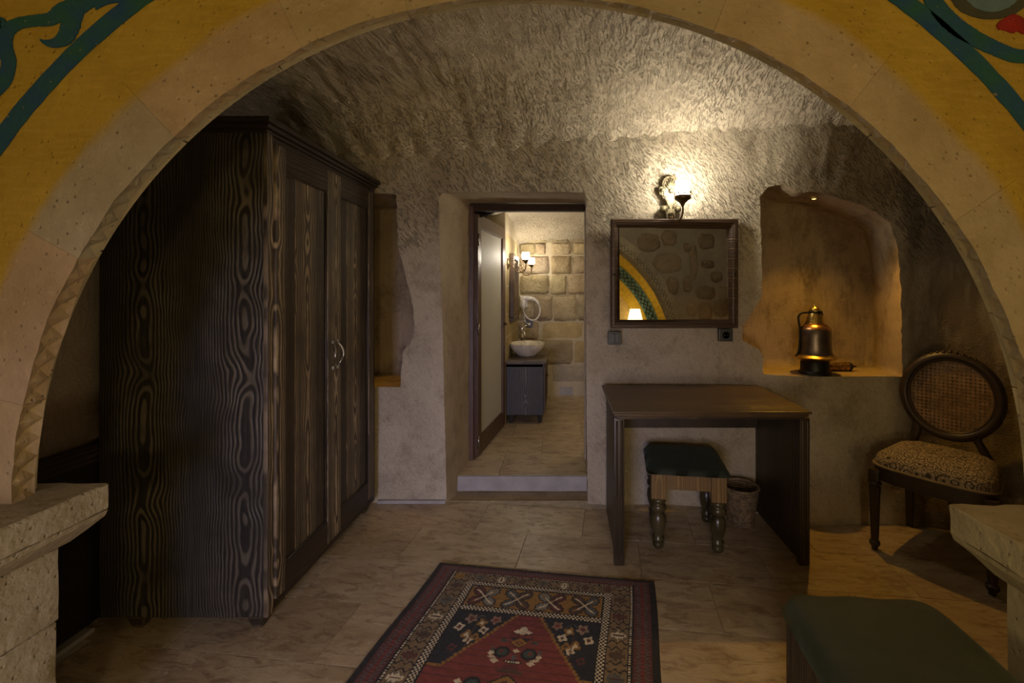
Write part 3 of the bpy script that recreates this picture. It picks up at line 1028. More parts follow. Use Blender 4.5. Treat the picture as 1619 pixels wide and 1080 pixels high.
# bedroom shell: seen only in the mirror
M_bed = plain('bedroom_plaster', (0.46, 0.38, 0.27), 0.9, 0, 0.15, 3, 0.01)
for nm, a in (('wall_left_bedroom', (-3.0, -2.9, -1.6, 1.08, 0, 3.0)), ('wall_right_bedroom', (2.9, 3.0, -1.6, 1.08, 0, 3.0)), ('ceiling_bedroom', (-3.0, 3.0, -1.6, 1.14, 2.95, 3.05))):
    o = box(nm, *a, M_bed, bev=0); o['kind'] = 'structure'
YR = -1.5
wr = box('wall_rear', -3.0, 3.0, YR - 0.12, YR, 0, 3.0, M_mortar, bev=0); wr['kind'] = 'structure'
# the back of the arch wall, which the mirror shows: rubble set in mortar round a ring of cut stone
YM = 2.688
SB_ = F / (2 * YM - YK)
SR_ = F / (2 * YM - YR)


def mb(px, py): return ((px + 17 - CX) / SB_, CH - (py - 13 - CY) / SB_)
def mp(px, py): return ((px + 28 - CX) / SR_, CH - (py - 22 - CY) / SR_)


vs, fs = wall_front_build(AR + 0.11)
vs = [(x, YK + (0.001 if y < YK - 0.01 else 0.006), z) for x, y, z in vs]
M_mortar2, _ = tuff_block('rubble_mortar', (0.33, 0.28, 0.19), (0.28, 0.235, 0.16), 0.006, tint=False)
wfb = mesh('wall_front_back', vs, fs, M_mortar2, None, False, 'structure')


def rstone(px, py, w_, h_, seed):
    x, z = mb(px, py); w_, h_ = w_ / SB_, h_ / SB_
    r = random.Random(seed)
    n = 16
    Y_ = YK + 0.006
    vs = [(x, Y_ + 0.026, z)]
    for k, (s_, d) in enumerate(((0.55, 0.024), (0.85, 0.016), (1.0, -0.002))):
        for i in range(n):
            a = 2 * PI * i / n
            q = s_ * (1 + r.uniform(-.10, .10))
            vs.append((x + math.copysign(abs(math.cos(a)) ** 0.75, math.cos(a)) * w_ / 2 * q, Y_ + d + r.uniform(-.003, .003), z + math.copysign(abs(math.sin(a)) ** 0.75, math.sin(a)) * h_ / 2 * q))
    fs = [(0, 1 + i, 1 + (i + 1) % n) for i in range(n)]
    for k in range(2):
        for i in range(n):
            a, b = 1 + k * n + i, 1 + k * n + (i + 1) % n
            fs.append((a, a + n, b + n, b))
    o = fix(mesh('stone', vs, fs, M_rubble, wfb, True))
    v = r.uniform(0.55, 0.8); o.color = (v, v * .95, v * .9, 1)


for i, a in enumerate([(1030, 378, 38, 30), (1064, 370, 26, 26), (1093, 385, 12, 16), (1125, 375, 28, 26), (1060, 411, 48, 34), (1103, 408, 13, 58), (1127, 412, 22, 14), (1140, 432, 22, 18), (1068, 447, 20, 30), (1092, 444, 16, 28), (1122, 458, 34, 22), (1152, 460, 20, 26),
                       (1120, 488, 24, 30), (1146, 482, 26, 30), (1098, 484, 18, 22), (1172, 400, 24, 30), (1178, 372, 16, 20), (1095, 340, 30, 20), (1150, 340, 30, 18), (1115, 520, 40, 22), (1160, 520, 40, 22), (1185, 440, 26, 34), (1195, 480, 30, 30)]):
    rstone(*a, 700 + i)


def arc_piece(name, cx_, cz_, r0, r1, d0, d1, y0, y1, mat, parent, n=10):
    vs, fs = [], []
    for i in range(n + 1):
        a = math.radians(d0 + (d1 - d0) * i / n)
        for r, y in ((r0, y0), (r1, y0), (r1, y1), (r0, y1)):
            vs.append((cx_ + r * math.cos(a), y, cz_ + r * math.sin(a)))
    for i in range(n):
        for k in range(4):
            fs.append((i * 4 + k, i * 4 + (k + 1) % 4, (i + 1) * 4 + (k + 1) % 4, (i + 1) * 4 + k))
    fs += [(0, 1, 2, 3), (n * 4 + 3, n * 4 + 2, n * 4 + 1, n * 4)]
    return fix(mesh(name, vs, fs, mat, parent))


eb = [0, 13, 22, 36, 47, 60, 76, 90, 104, 120, 134, 150, 165, 179]
for i in range(len(eb) - 1):
    o = arc_piece('voussoir', ACX, ACZ, AR + 0.032, AR + (0.14, 0.105, 0.135, 0.11, 0.14, 0.12, 0.135)[i % 7], eb[i] + .1, eb[i + 1] - .1, YK + 0.001, YK + 0.020, M_block, wfb)
    v = (1.25, 1.0, 1.15, 1.0, 1.2, 1.05)[i % 6]; o.color = (v, v * .97, v * .9, 1)
M_dk = plain('incised_groove', (0.10, 0.075, 0.04), 0.9)
b = B()
for k in range(0, 100):
    a0 = math.radians(k * 1.8); a1 = math.radians((k + 1) * 1.8)
    for s1, s2 in ((0.040, 0.085), (0.085, 0.040)):
        if (k % 3 == 2) and s1 > s2: continue
        b.tube([(ACX + (AR + s1) * math.cos(a0), YK + 0.0205, ACZ + (AR + s1) * math.sin(a0)), (ACX + (AR + s2) * math.cos(a1), YK + 0.0205, ACZ + (AR + s2) * math.sin(a1))], 0.0022, 4)
b.obj('carved_zigzag', M_dk, wfb, kind='stuff')
# painted arch on the rear wall of the bedroom
M_ochre = plain('ochre_paint', (0.60, 0.38, 0.03), 0.8)
M_bpaint = plain('blue_green_paint', (0.10, 0.17, 0.14), 0.8, 0, 0.6, 18)
M_yplaster = plain('yellow_plaster', (0.55, 0.38, 0.13), 0.85)
acx, acz = mp(880, 552)
RA = 188 / SR_
px1 = 1 / SR_
arc_piece('painted_arch_band', acx, acz, RA - 12 * px1, RA + 40 * px1, -4, 94, YR - 0.01, YR + 0.050, M_ochre, wr, 30)
arc_piece('painted_arch_band', acx, acz, RA - 29 * px1, RA - 12.2 * px1, -4, 94, YR - 0.01, YR + 0.056, M_bpaint, wr, 30)
arc_piece('painted_arch_band', acx, acz, RA - 45 * px1, RA - 29.2 * px1, -4, 94, YR - 0.01, YR + 0.050, M_ochre, wr, 30)
arc_piece('painted_plaster', acx, acz, 0.02, RA - 45.2 * px1, -4, 94, YR - 0.01, YR + 0.012, M_yplaster, wr, 20)
b = B()
for k in range(60):
    a0 = math.radians(k * 1.5); a1 = math.radians(k * 1.5 + 5)
    ra, rb = (RA - 15 * px1, RA - 27 * px1) if k % 2 else (RA - 27 * px1, RA - 15 * px1)
    b.tube([(acx + ra * math.cos(a0), YR + 0.058, acz + ra * math.sin(a0)), (acx + rb * math.cos(a1), YR + 0.058, acz + rb * math.sin(a1))], 0.005, 4)
b.obj('painted_vine', M_blackm, wr, kind='stuff')
# the lit lamp that shows in the mirror's lower left corner
lx_, lz_ = mp(1006, 487)
lamp = thing('wall_lamp', 'lit pale lamp shade reflected in the lower left corner of the mirror', 'lamp', (lx_, YR + 0.22, lz_ - 0.04))
B().lathe([(0.12, -0.10), (0.075, 0.10), (0.073, 0.10), (0.118, -0.10)], n=24).obj('lamp_shade', M_lampshade, lamp, True)
B().tube([(0, 0, -0.02), (0, 0, -0.16), (0, -0.06, -0.2), (0, -0.2, -0.2)], 0.008, 8).obj('arm', M_brass, lamp, True)

# ------------------------------------------------------------------ wardrobe
Y0, Y1 = 1.74, 2.715
XL, XR = -1.854, -1.187
wd = thing('wardrobe', 'tall dark brown two-door wooden wardrobe on the left with bold wood grain', 'wardrobe', ((XL + XR) / 2, (Y0 + Y1) / 2, 0))


def W(b): return b     # the wardrobe's meshes are placed in world space and parented with an inverse
def child(o, root):
    o.parent = root
    o.matrix_parent_inverse = Matrix.Translation(root.location).inverted() if root.rotation_euler[2] == 0 else (Matrix.Translation(root.location) @ Matrix.Rotation(root.rotation_euler[2], 4, 'Z')).inverted()
    return o


side = child(box('side_panel', XL, XR - 0.012, Y0, Y0 + 0.02, 0.052, 1.992, M_wside, bev=0.002), wd)
child(box('side_panel', XL, XR - 0.012, Y1 - 0.02, Y1, 0.052, 1.992, M_wside, bev=0.002), wd)
child(box('back_panel', XL, XL + 0.012, Y0 + 0.02, Y1 - 0.02, 0.06, 1.985, M_wdark, bev=0), wd)
child(box('corner_stile', XR - 0.012, XR + 0.006, Y0 - 0.002, Y0 + 0.035, 0.052, 1.992, M_wdoor, bev=0.004), wd)
child(box('corner_stile', XR - 0.012, XR + 0.006, Y1 - 0.035, Y1 + 0.002, 0.052, 1.992, M_wdark, bev=0.004), wd)
child(box('plinth', XR - 0.03, XR - 0.004, Y0 + 0.035, Y1 - 0.035, 0.052, 0.10, M_wdarky, bev=0.002), wd)
child(box('top_rail', XR - 0.03, XR - 0.004, Y0 + 0.035, Y1 - 0.035, 1.95, 1.992, M_wdarky, bev=0.002), wd)
b = B()
for (o_, z0, z1) in ((0.008, 1.985, 2.000), (0.022, 2.000, 2.018), (0.036, 2.018, 2.040)):
    b.box(XL - 0.0, XR + o_, Y0 - o_, Y1 + 0.012 + o_ * 0.3, z0, z1, 0.004)
child(b.obj('cornice', M_wdarky), wd)
for (x, y) in ((XR - 0.045, Y0 + 0.03), (XR - 0.045, Y1 - 0.04), (XL + 0.14, Y0 + 0.03), (XL + 0.14, Y1 - 0.04)):
    vs = []
    for z, h in ((0.0, 0.016), (0.012, 0.020), (0.056, 0.032)):
        vs += [(x - h, y - h, z), (x + h, y - h, z), (x + h, y + h, z), (x - h, y + h, z)]
    fs = [(0, 1, 2, 3), (8, 9, 10, 11)] + [(a + i, a + (i + 1) % 4, a + 4 + (i + 1) % 4, a + 4 + i) for a in (0, 4) for i in range(4)]
    child(fix(mesh('foot', vs, fs, M_wdark)), wd)


def wd_door(ya, yb, hy):
    x0, x1 = XR - 0.004, XR + 0.016
    z0, z1 = 0.10, 1.955
    st = 0.062
    b = B().box(x0, x1, ya, ya + st, z0, z1, 0.003).box(x0, x1, yb - st, yb, z0, z1, 0.003)
    d = child(b.obj('door', M_wdoor), wd)
    kids = []
    for za, zb in ((z0, z0 + 0.11), (z1 - 0.105, z1)):
        b = B().box(x0 + 0.001, x1 - 0.001, ya + st + .0005, yb - st - .0005, za, zb, 0.002)
        kids.append(b.obj('rail', M_wdarky))
    n = 4; wv = (yb - ya - 2 * st) / n
    for k in range(n):
        a = ya + st + k * wv
        kids.append(B().box(x0 + 0.001, x0 + 0.008, a + 0.0008, a + wv - 0.0008, z0 + 0.11, z1 - 0.105, 0.0022).obj('plank', M_wdoor if k % 3 else M_wdark))
    # bead round the sunk panel
    b = B()
    for a in (ya + st + 0.004, yb - st - 0.004): b.tube([(x0 + 0.012, a, z0 + 0.11), (x0 + 0.012, a, z1 - 0.105)], 0.005, 6)
    for z in (z0 + 0.113, z1 - 0.108): b.tube([(x0 + 0.012, ya + st, z), (x0 + 0.012, yb - st, z)], 0.005, 6)
    kids.append(b.obj('bead', M_wdark, None, True))
    # cast handle: two leafy roses joined by an S-shaped grip
    b = B(); zc_ = 1.03; s_ = 1 if hy < (ya + yb) / 2 else -1
    pts = bez([(x1 + 0.003, hy - s_ * .004, zc_ + .062), (x1 + 0.016, hy + s_ * .004, zc_ + .040), (x1 + 0.024, hy + s_ * .012, zc_ + .012), (x1 + 0.024, hy + s_ * .012, zc_ - .012), (x1 + 0.016, hy - s_ * .002, zc_ - .038), (x1 + 0.003, hy - s_ * .006, zc_ - .060)], 6)
    rr = [0.0035 + 0.003 * math.sin(PI * i / (len(pts) - 1)) for i in range(len(pts))]
    b.tube(pts, rr, 8)
    for zz in (zc_ + .066, zc_ - .064):
        for k in range(5):
            a = 2 * PI * k / 5
            b.sphere((x1 + 0.003, hy - s_ * .004 + math.cos(a) * .006, zz + math.sin(a) * .008), 0.0052, 8)
        b.sphere((x1 + 0.006, hy - s_ * .004, zz), 0.005, 8)
    kids.append(b.obj('handle', M_steel, None, True, label='scrolled aged metal handle'))
    for k_ in kids:
        k_.parent = d; k_.matrix_parent_inverse = Matrix.Identity(4)
    return d


ym = (Y0 + Y1) / 2 + 0.0
wd_door(Y0 + 0.036, ym - 0.002, ym - 0.028)
wd_door(ym + 0.002, Y1 - 0.036, ym + 0.028)

# dark panelling between the arch and the wardrobe
wp = thing('wall_panelling', 'low near-black wood panelling with a top rail between arch and wardrobe', 'panelling', (-1.90, 1.45, 0))
M_black_wood = plain('black_stained_wood', (0.014, 0.010, 0.007), 0.45, 0, 0.4, 6)
child(box('panel', -1.905, -1.885, 1.16, 2.7, 0.03, 0.70, M_black_wood, bev=0.002), wp)
child(B().box(-1.908, -1.868, 1.16, 2.7, 0.70, 0.745, 0.006).box(-1.906, -1.876, 1.16, 2.7, 0.665, 0.70, 0.008).obj('top_rail', M_wdarky), wp)
bb = box('baseboard_left', -1.91, -1.865, 1.15, 1.735, 0.0, 0.018, M_plaster, bev=0.004); bb['kind'] = 'structure'

# ------------------------------------------------------------------ desk
dk = thing('desk', 'dark wooden desk with solid side panels under the framed mirror', 'desk', (0.735, 2.40, 0))
D0, D1, DX0, DX1 = 2.095, 2.690, 0.232, 1.192
ztop = 0.775
b = B().box(DX0, DX1 + .0, D0, D1, ztop - 0.014, ztop, 0.005)
b.box(DX0 + .010, DX1 - .010, D0 + .010, D1, ztop - 0.030, ztop - 0.014, 0.005)
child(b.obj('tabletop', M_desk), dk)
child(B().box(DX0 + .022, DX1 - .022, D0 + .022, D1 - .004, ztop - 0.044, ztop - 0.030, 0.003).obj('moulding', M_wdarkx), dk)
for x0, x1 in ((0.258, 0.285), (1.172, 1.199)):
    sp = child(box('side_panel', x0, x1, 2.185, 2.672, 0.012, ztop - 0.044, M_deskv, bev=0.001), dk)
    # rounded post that closes the front edge
    b = B(); xm = (x0 + x1) / 2
    b.box(xm - .026, xm + .026, 2.148, 2.185, 0.0, ztop - 0.044, 0.008).tube([(xm - .012, 2.149, .03), (xm - .012, 2.149, ztop - .06)], 0.006, 8).tube([(xm + .012, 2.149, .03), (xm + .012, 2.149, ztop - .06)], 0.006, 8)
    child(b.obj('post', M_deskv, None, True, angle=30), dk)
child(box('back_panel', 0.286, 1.171, 2.645, 2.663, 0.525, ztop - 0.044, M_wdarkx, bev=0.001), dk)


# ------------------------------------------------------------------ stool under the desk
def turned(b, x, y, z1):
    prof = [(0.018, 0.0), (0.026, 0.008), (0.028, 0.028), (0.020, 0.040), (0.030, 0.046), (0.030, 0.056), (0.020, 0.064), (0.026, 0.080), (0.036, 0.115), (0.040, 0.145), (0.036, 0.175), (0.024, 0.195), (0.037, 0.206), (0.040, 0.224), (0.034, 0.238), (0.026, 0.244), (0.037, 0.252), (0.037, 0.266), (0.030, 0.274)]
    k = z1 / 0.274
    return b.lathe([(r * 1.06, z * k) for r, z in prof], (x, y, 0), 18)


def cushion(name, hx, hy, z0, th, mat, parent, n=22, pw=13.0, crown=0.025, droop=0.0, seed=0):
    """upholstered pad: squarish outline, pulled-over edges"""
    vs, fs = [], []
    m = n + 1
    for side_ in (1, 0):
        for i in range(m):
            for j in range(m):
                a, c = i / n * 2 - 1, j / n * 2 - 1
                k = (abs(a) ** pw + abs(c) ** pw) ** (1 / pw) / max(abs(a), abs(c), 1e-6) if (a or c) else 1
                x, y = a * hx / max(k, 1e-6), c * hy / max(k, 1e-6)
                e = max(abs(a), abs(c))
                if side_:
                    z = z0 + th * (1 - e ** 14) ** 0.5 + crown * (1 - a * a) * (1 - c * c)
                    z += 0.002 * math.sin(9 * a + seed) * math.cos(7 * c)
                else: z = z0 - droop * 0
                vs.append((x, y, z))
    for s_ in (0, 1):
        for i in range(n):
            for j in range(n):
                q_ = s_ * m * m + i * m + j
                f = (q_, q_ + m, q_ + m + 1, q_ + 1)
                fs.append(f if s_ == 0 else f[::-1])
    rim = [i * m for i in range(n)] + [n * m + j for j in range(n)] + [i * m + n for i in range(n, 0, -1)] + [j for j in range(n, 0, -1)]
    L = len(rim)
    for i in range(L):
        a, c = rim[i], rim[(i + 1) % L]
        fs.append((a, c, c + m * m, a + m * m))
    return fix(mesh(name, vs, fs, mat, parent, True))


st = thing('stool', 'small pine stool with green velvet seat and turned legs under desk', 'stool', (0.668, 2.44, 0), math.radians(-7.5))
cushion('seat', 0.215, 0.200, 0.402, 0.030, M_velvet, st, crown=0.008)
for sx in (-1, 1):
    for sy in (-1, 1):
        b = B(); turned(b, sx * .152, sy * .150, 0.268)
        lg = b.obj('leg', M_turned, st, True)
        B().box(sx * .152 - .038, sx * .152 + .038, sy * .150 - .038, sy * .150 + .038, 0.268, 0.402, 0.003).obj('leg_block', M_pine, lg)
for s_ in (-1, 1):
    B().box(-.114, .114, s_ * .165 - .012, s_ * .165 + .012, 0.318, 0.402, 0.002).obj('apron', M_pine, st)
    B().box(s_ * .165 - .012, s_ * .165 + .012, -.112, .112, 0.318, 0.402, 0.002).obj('apron', M_pine, st)

# wicker basket behind the stool
bk = thing('waste_basket', 'small woven wicker waste basket on the floor under the desk', 'basket', (1.035, 2.56, 0))
M_wicker = plain('wicker', (0.17, 0.12, 0.07), 0.7, 0, 0.4, 40)
b = B()
for k in range(17):
    z = 0.006 + k * 0.0125
    R = 0.068 + 0.028 * k / 16
    b.tube([(math.cos(2 * PI * i / 32) * (R + 0.0025 * (-1) ** (i + k)), math.sin(2 * PI * i / 32) * (R + 0.0025 * (-1) ** (i + k)), z) for i in range(32)], 0.0062, 6, True)
b.obj('weave', M_wicker, bk, True)
b = B()
for i in range(16):
    a = 2 * PI * i / 16 + 0.1
    b.tube([(math.cos(a) * .067, math.sin(a) * .067, 0), (math.cos(a) * .097, math.sin(a) * .097, .206)], 0.004, 6)
b.obj('stakes', M_wicker, bk, True)
B().tube([(math.cos(2 * PI * i / 32) * .098, math.sin(2 * PI * i / 32) * .098, 0.212) for i in range(32)], 0.008, 8, True).obj('rim', M_wicker, bk, True)
B().lathe([(0.066, 0.0), (0.066, 0.006)], n=24).obj('base', M_wicker, bk)

TILT_X, TILT_Z = -0.036, 0.042
# ------------------------------------------------------------------ mirror over the desk
mr = thing('wall_mirror', 'rectangular mirror in a moulded dark walnut frame above the desk', 'mirror', (0.674, 2.70, 1.459))
SMm = F / 2.66
mx0, mx1 = (966 - CX) / SMm, (1167.5 - CX) / SMm
mz0, mz1 = CH - (519 - CY) / SMm, CH - (346 - CY) / SMm
MX, MZ = (mx0 + mx1) / 2, (mz0 + mz1) / 2
mr.location = (MX, 2.70, MZ)
hx, hz = (mx1 - mx0) / 2, (mz1 - mz0) / 2
prof = [(0.0, 0.0), (0.0, -0.038), (0.006, -0.044), (0.022, -0.044), (0.026, -0.038), (0.034, -0.036), (0.046, -0.026), (0.054, -0.016), (0.057, 0.0)]


def frame_side(ax):
    vs, fs = [], []
    n = len(prof)
    for e in (0, 1):
        for d, y in prof:
            if ax in ('t', 'b'):
                x = (-hx + d) if e == 0 else (hx - d); z = (hz - d) if ax == 't' else (-hz + d)
            else:
                z = (-hz + d) if e == 0 else (hz - d); x = (-hx + d) if ax == 'l' else (hx - d)
            vs.append((x, y, z))
    fs = [(i, (i + 1) % n, n + (i + 1) % n, n + i) for i in range(n)] + [tuple(range(n)), tuple(range(2 * n - 1, n - 1, -1))]
    return fix(mesh('frame_side', vs, fs, M_frame, mr))


for ax in 'tblr': frame_side(ax)
gl = box('glass', -hx + .052, hx - .052, -0.003, 0.003, -hz + .052, hz - .052, M_mirror, mr, bev=0)
gl.location = (0, -0.020, 0); gl.rotation_euler = (TILT_X, 0, TILT_Z)
for sx in (-1, 1):
    B().sphere((sx * (hx - 0.020), -0.044, -0.005), 0.006, 10).obj('screw_cap', M_blackm, mr, True)
b = B().box(-hx + .01, hx - .01, 0.014, 0.045, -hz + .01, hz - .01, 0).obj('backing', M_blackm, mr)


# switch plates under the mirror
def plate(name, label, cat, px, py, y, w_, h_):
    s_ = F / y
    r = thing(name, label, cat, ((px - CX) / s_, y, CH - (py - CY) / s_))
    B().box(-w_ / 2, w_ / 2, 0, 0.03, -h_ / 2, h_ / 2, 0.004).obj('cover_plate', M_switch, r)
    return r


sw = plate('light_switch', 'square dark grey rocker switch below the left corner of the mirror', 'switch', 972, 535, 2.705, 0.082, 0.082)
for s_ in (-1, 1): B().box(s_ * .0145 - .0135, s_ * .0145 + .0135, -0.006, 0.004, -.030, .030, 0.003).obj('rocker', M_switch, sw)
so = plate('wall_socket', 'square dark grey socket below the right corner of the mirror', 'socket', 1148, 530, 2.66, 0.084, 0.078)
Mx = Matrix.Rotation(PI / 2, 4, 'X')
B().lathe([(0.026, 0.0), (0.026, 0.006), (0.022, 0.006), (0.020, -0.004)], n=24, M=Mx).obj('socket_ring', M_switch, so, True, angle=30)
for s_ in (-1, 1): B().lathe([(0.003, 0), (0.003, 0.007)], n=8, M=Matrix.Translation((s_ * .009, 0, 0)) @ Mx).obj('contact', M_steel, so)

# ------------------------------------------------------------------ sconce over the mirror
sc_ = thing('wall_sconce', 'ornate gilt wall sconce with lit glass cylinder shade above the mirror', 'lamp', (0.664, 2.738, 1.928))
# cast back plate: shell head, waisted body, side scrolls
half = [(0.0, 0.145), (0.022, 0.142), (0.040, 0.128), (0.049, 0.108), (0.052, 0.090), (0.047, 0.080), (0.064, 0.078), (0.068, 0.060), (0.066, 0.030), (0.052, 0.022), (0.044, 0.004), (0.034, -0.012), (0.028, -0.034), (0.034, -0.046), (0.040, -0.075), (0.030, -0.095), (0.026, -0.118), (0.030, -0.132), (0.022, -0.150), (0.008, -0.158), (0.0, -0.160)]
outl = [(x, z) for x, z in half] + [(-x, z) for x, z in half[-2:0:-1]]
PLM = Matrix(((1, 0, 0, 0), (0, 0, -1, 0.0), (0, 1, 0, 0), (0, 0, 0, 1)))
b = B()
for k, (s_, d0, d1) in enumerate(((1.0, -0.02, 0.012), (0.86, 0.012, 0.019), (0.66, 0.019, 0.026))):
    M = PLM @ Matrix.Translation((0, 0, d0))
    b.prism([(x * s_, z * s_) for x, z in outl], M, d1 - d0)
bp = b.obj('back_plate', M_gilt, sc_)
b = B()
for k in range(7):    # fluted shell
    a = math.radians(-60 + k * 20)
    b.tube([(0, -0.026, 0.050), (math.sin(a) * .022, -0.032, 0.05 + math.cos(a) * .042), (math.sin(a) * .040, -0.020, 0.05 + math.cos(a) * .078)], [0.004, 0.007, 0.004], 8)
b.sphere((0, -0.026, 0.050), 0.018, 14)
for sx in (-1, 1):
    b.sphere((sx * .044, -0.014, -0.062), 0.024, 14)
    b.sphere((sx * .052, -0.018, 0.055), 0.013, 10)
    b.tube([(sx * .02, -0.022, 0.02), (sx * .035, -0.026, 0.0), (sx * .02, -0.026, -0.03), (sx * .012, -0.026, -0.06)], 0.005, 8)
for z in (-0.095, -0.118, -0.138): b.sphere((0, -0.022, z), 0.017, 12)
b.obj('relief', M_gilt, bp, True)
hxx, hyy, hzz = 0.036, -0.160, 0.0
pts = bez([(0, -0.02, -0.10), (0.004, -0.045, -0.128), (0.014, -0.100, -0.155), (0.028, -0.145, -0.145), (0.036, -0.162, -0.108), (0.036, -0.160, -0.068)], 8)
b = B().tube(pts, [0.008 - 0.003 * i / len(pts) for i in range(len(pts))], 10)
b.sphere((0.0, -0.04, -0.125), 0.011, 10)
b.tube(bez([(0.0, -0.03, -0.09), (0.004, -0.06, -0.10), (0.008, -0.065, -0.12), (0.006, -0.05, -0.135)], 6), 0.005, 8)
b.obj('arm', M_bronze, sc_, True)
B().lathe([(0.006, -0.075), (0.010, -0.068), (0.014, -0.056), (0.026, -0.046), (0.034, -0.036), (0.044, -0.033), (0.046, -0.028), (0.040, -0.026), (0.0, -0.026)], (hxx, hyy, 0), 24).obj('cup', M_bronze, sc_, True)
b = B().lathe([(.046, -.030), (.048, -.026), (.0485, -.012), (.0465, -.012), (.0455, -.026)], (hxx, hyy, 0), 32)
b.tube([(hxx + .046 * math.cos(2 * PI * i / 32), hyy + .046 * math.sin(2 * PI * i / 32), -0.024) for i in range(32)], 0.003, 6, True)
b.tube([(hxx + .047 * math.cos(2 * PI * i / 64), hyy + .047 * math.sin(2 * PI * i / 64), -0.006 + 0.010 * abs(math.sin(4 * 2 * PI * i / 64))) for i in range(64)], 0.0026, 6, True)
for i in range(8):
    a = 2 * PI * (i + .0) / 8
    b.tube([(hxx + .046 * math.cos(a), hyy + .046 * math.sin(a), -0.024), (hxx + .047 * math.cos(a), hyy + .047 * math.sin(a), 0.004)], 0.0026, 6)
    b.sphere((hxx + .048 * math.cos(a), hyy + .048 * math.sin(a), 0.006), 0.0055, 8, 1.5)
    a += PI / 8
    b.tube([(hxx + .046 * math.cos(a + .2 * math.cos(t_)), hyy + .046 * math.sin(a + .2 * math.cos(t_)), -0.012 + .008 * math.sin(t_)) for t_ in [2 * PI * j / 10 for j in range(10)]], 0.0022, 5, True)
b.obj('gallery', M_bronze, sc_, True)
B().lathe([(0.030, -0.024), (0.041, -0.018), (0.042, 0.072), (0.040, 0.075), (0.038, 0.072), (0.038, -0.014), (0.028, -0.020)], (hxx, hyy, 0), 32).obj('glass_shade', M_lit, sc_, True)

# ------------------------------------------------------------------ ewer and grinder on the niche ledge
jg = thing('ewer', 'old copper and pewter ewer with brass collar standing in the right niche', 'jug', (1.545, 2.69, rz_ + 0.001))
B().lathe([(0.094, 0.0), (0.092, 0.010), (0.088, 0.016), (0.082, 0.022), (0.080, 0.072), (0.076, 0.080)], n=36).obj('base', M_blackm, jg, True, angle=35)
B().lathe([(0.072, 0.079), (0.100, 0.088), (0.122, 0.101), (0.124, 0.106), (0.112, 0.112), (0.106, 0.120), (0.096, 0.124)], n=36).obj('collar', M_brass, jg, True, angle=40)
B().lathe([(0.098, 0.122), (0.092, 0.140), (0.089, 0.180), (0.088, 0.225), (0.088, 0.272), (0.086, 0.275)], n=36).obj('body', M_pewter, jg, True, angle=40)
B().lathe([(0.088, 0.273), (0.087, 0.278), (0.064, 0.302), (0.058, 0.304), (0.059, 0.308), (0.054, 0.310)], n=36).obj('shoulder', M_copper, jg, True, angle=40)
B().lathe([(0.054, 0.309), (0.048, 0.335), (0.040, 0.362), (0.032, 0.378), (0.0, 0.380)], n=30).obj('neck', M_brass, jg, True, angle=40)
b = B().lathe([(0.036, 0.370), (0.038, 0.384), (0.034, 0.388)], (0.002, 0, 0), 24)
b.prism([(0.0, 0.0), (0.040, -0.002), (0.046, -0.028), (0.030, -0.014), (0.0, -0.012)], Matrix(((1, 0, 0, 0.0), (0, 0, 1, -0.012), (0, 1, 0, 0.384), (0, 0, 0, 1))), 0.024)
b.obj('spout', M_blackm, jg, True, angle=30)
B().lathe([(0.031, 0.386), (0.030, 0.394), (0.022, 0.406), (0.008, 0.413), (0.005, 0.418), (0.006, 0.422), (0.0, 0.425)], (0.000, 0, 0), 24).obj('lid', M_brass, jg, True)
b = B()
b.tube(bez([(-0.020, 0, 0.374), (-0.050, 0, 0.376), (-0.082, 0, 0.372), (-0.100, 0, 0.352), (-0.100, 0, 0.325), (-0.094, 0, 0.29), (-0.092, 0, 0.24), (-0.095, 0, 0.17), (-0.104, 0, 0.125), (-0.118, 0, 0.108)], 6), 0.0065, 8)
b.tube(bez([(-0.02, 0, 0.372), (-0.036, 0, 0.345), (-0.050, 0, 0.315), (-0.075, 0, 0.288), (-0.088, 0, 0.286)], 6), 0.005, 8)
b.sphere((-0.018, -0.008, 0.352), 0.014, 10).sphere((-0.026, -0.006, 0.378), 0.012, 10).sphere((-0.030, -0.004, 0.338), 0.010, 10)
b.obj('handle', M_blackm, jg, True)

gr = thing('spice_grinder', 'brass cylinder grinder lying on its side beside the ewer', 'grinder', (1.72, 2.77, rz_ + 0.029), 0.06)
My = Matrix.Rotation(PI / 2, 4, 'Y')
B().lathe([(0.026, -0.10), (0.028, -0.095), (0.026, -0.088), (0.026, 0.060), (0.0285, 0.066), (0.0285, 0.080), (0.024, 0.084)], n=24, M=My).obj('barrel', plain('engraved_brass', (0.34, 0.20, 0.07), 0.35, 0.9, 0.6, 60), gr, True, angle=40)
B().lathe([(0.024, 0.084), (0.028, 0.090), (0.026, 0.100), (0.014, 0.112), (0.006, 0.118), (0.004, 0.140), (0.0, 0.145)], n=20, M=My).obj('tip', M_blackm, gr, True)

for (x, y, z, lab) in ((1.545, 2.70, 1.925, 'tiny lit spotlight in the ceiling of the niche above the ewer'),):
    sp = thing('spotlight', lab, 'spotlight', (x, y, z))
    B().lathe([(0.030, 0.03), (0.032, 0.0), (0.026, -0.004), (0.022, 0.004)], n=20).obj('trim_ring', M_brass, sp, True)
    B().sphere((0, 0, 0.004), 0.014, 12, 0.6).obj('bulb', M_spot, sp, True)

# ------------------------------------------------------------------ chair
CHR = math.radians(-51.2)
ch = thing('dining_chair', 'oval cane-back chair with patterned cushion seat in the right corner', 'chair', (1.935, 2.25, 0), CHR)


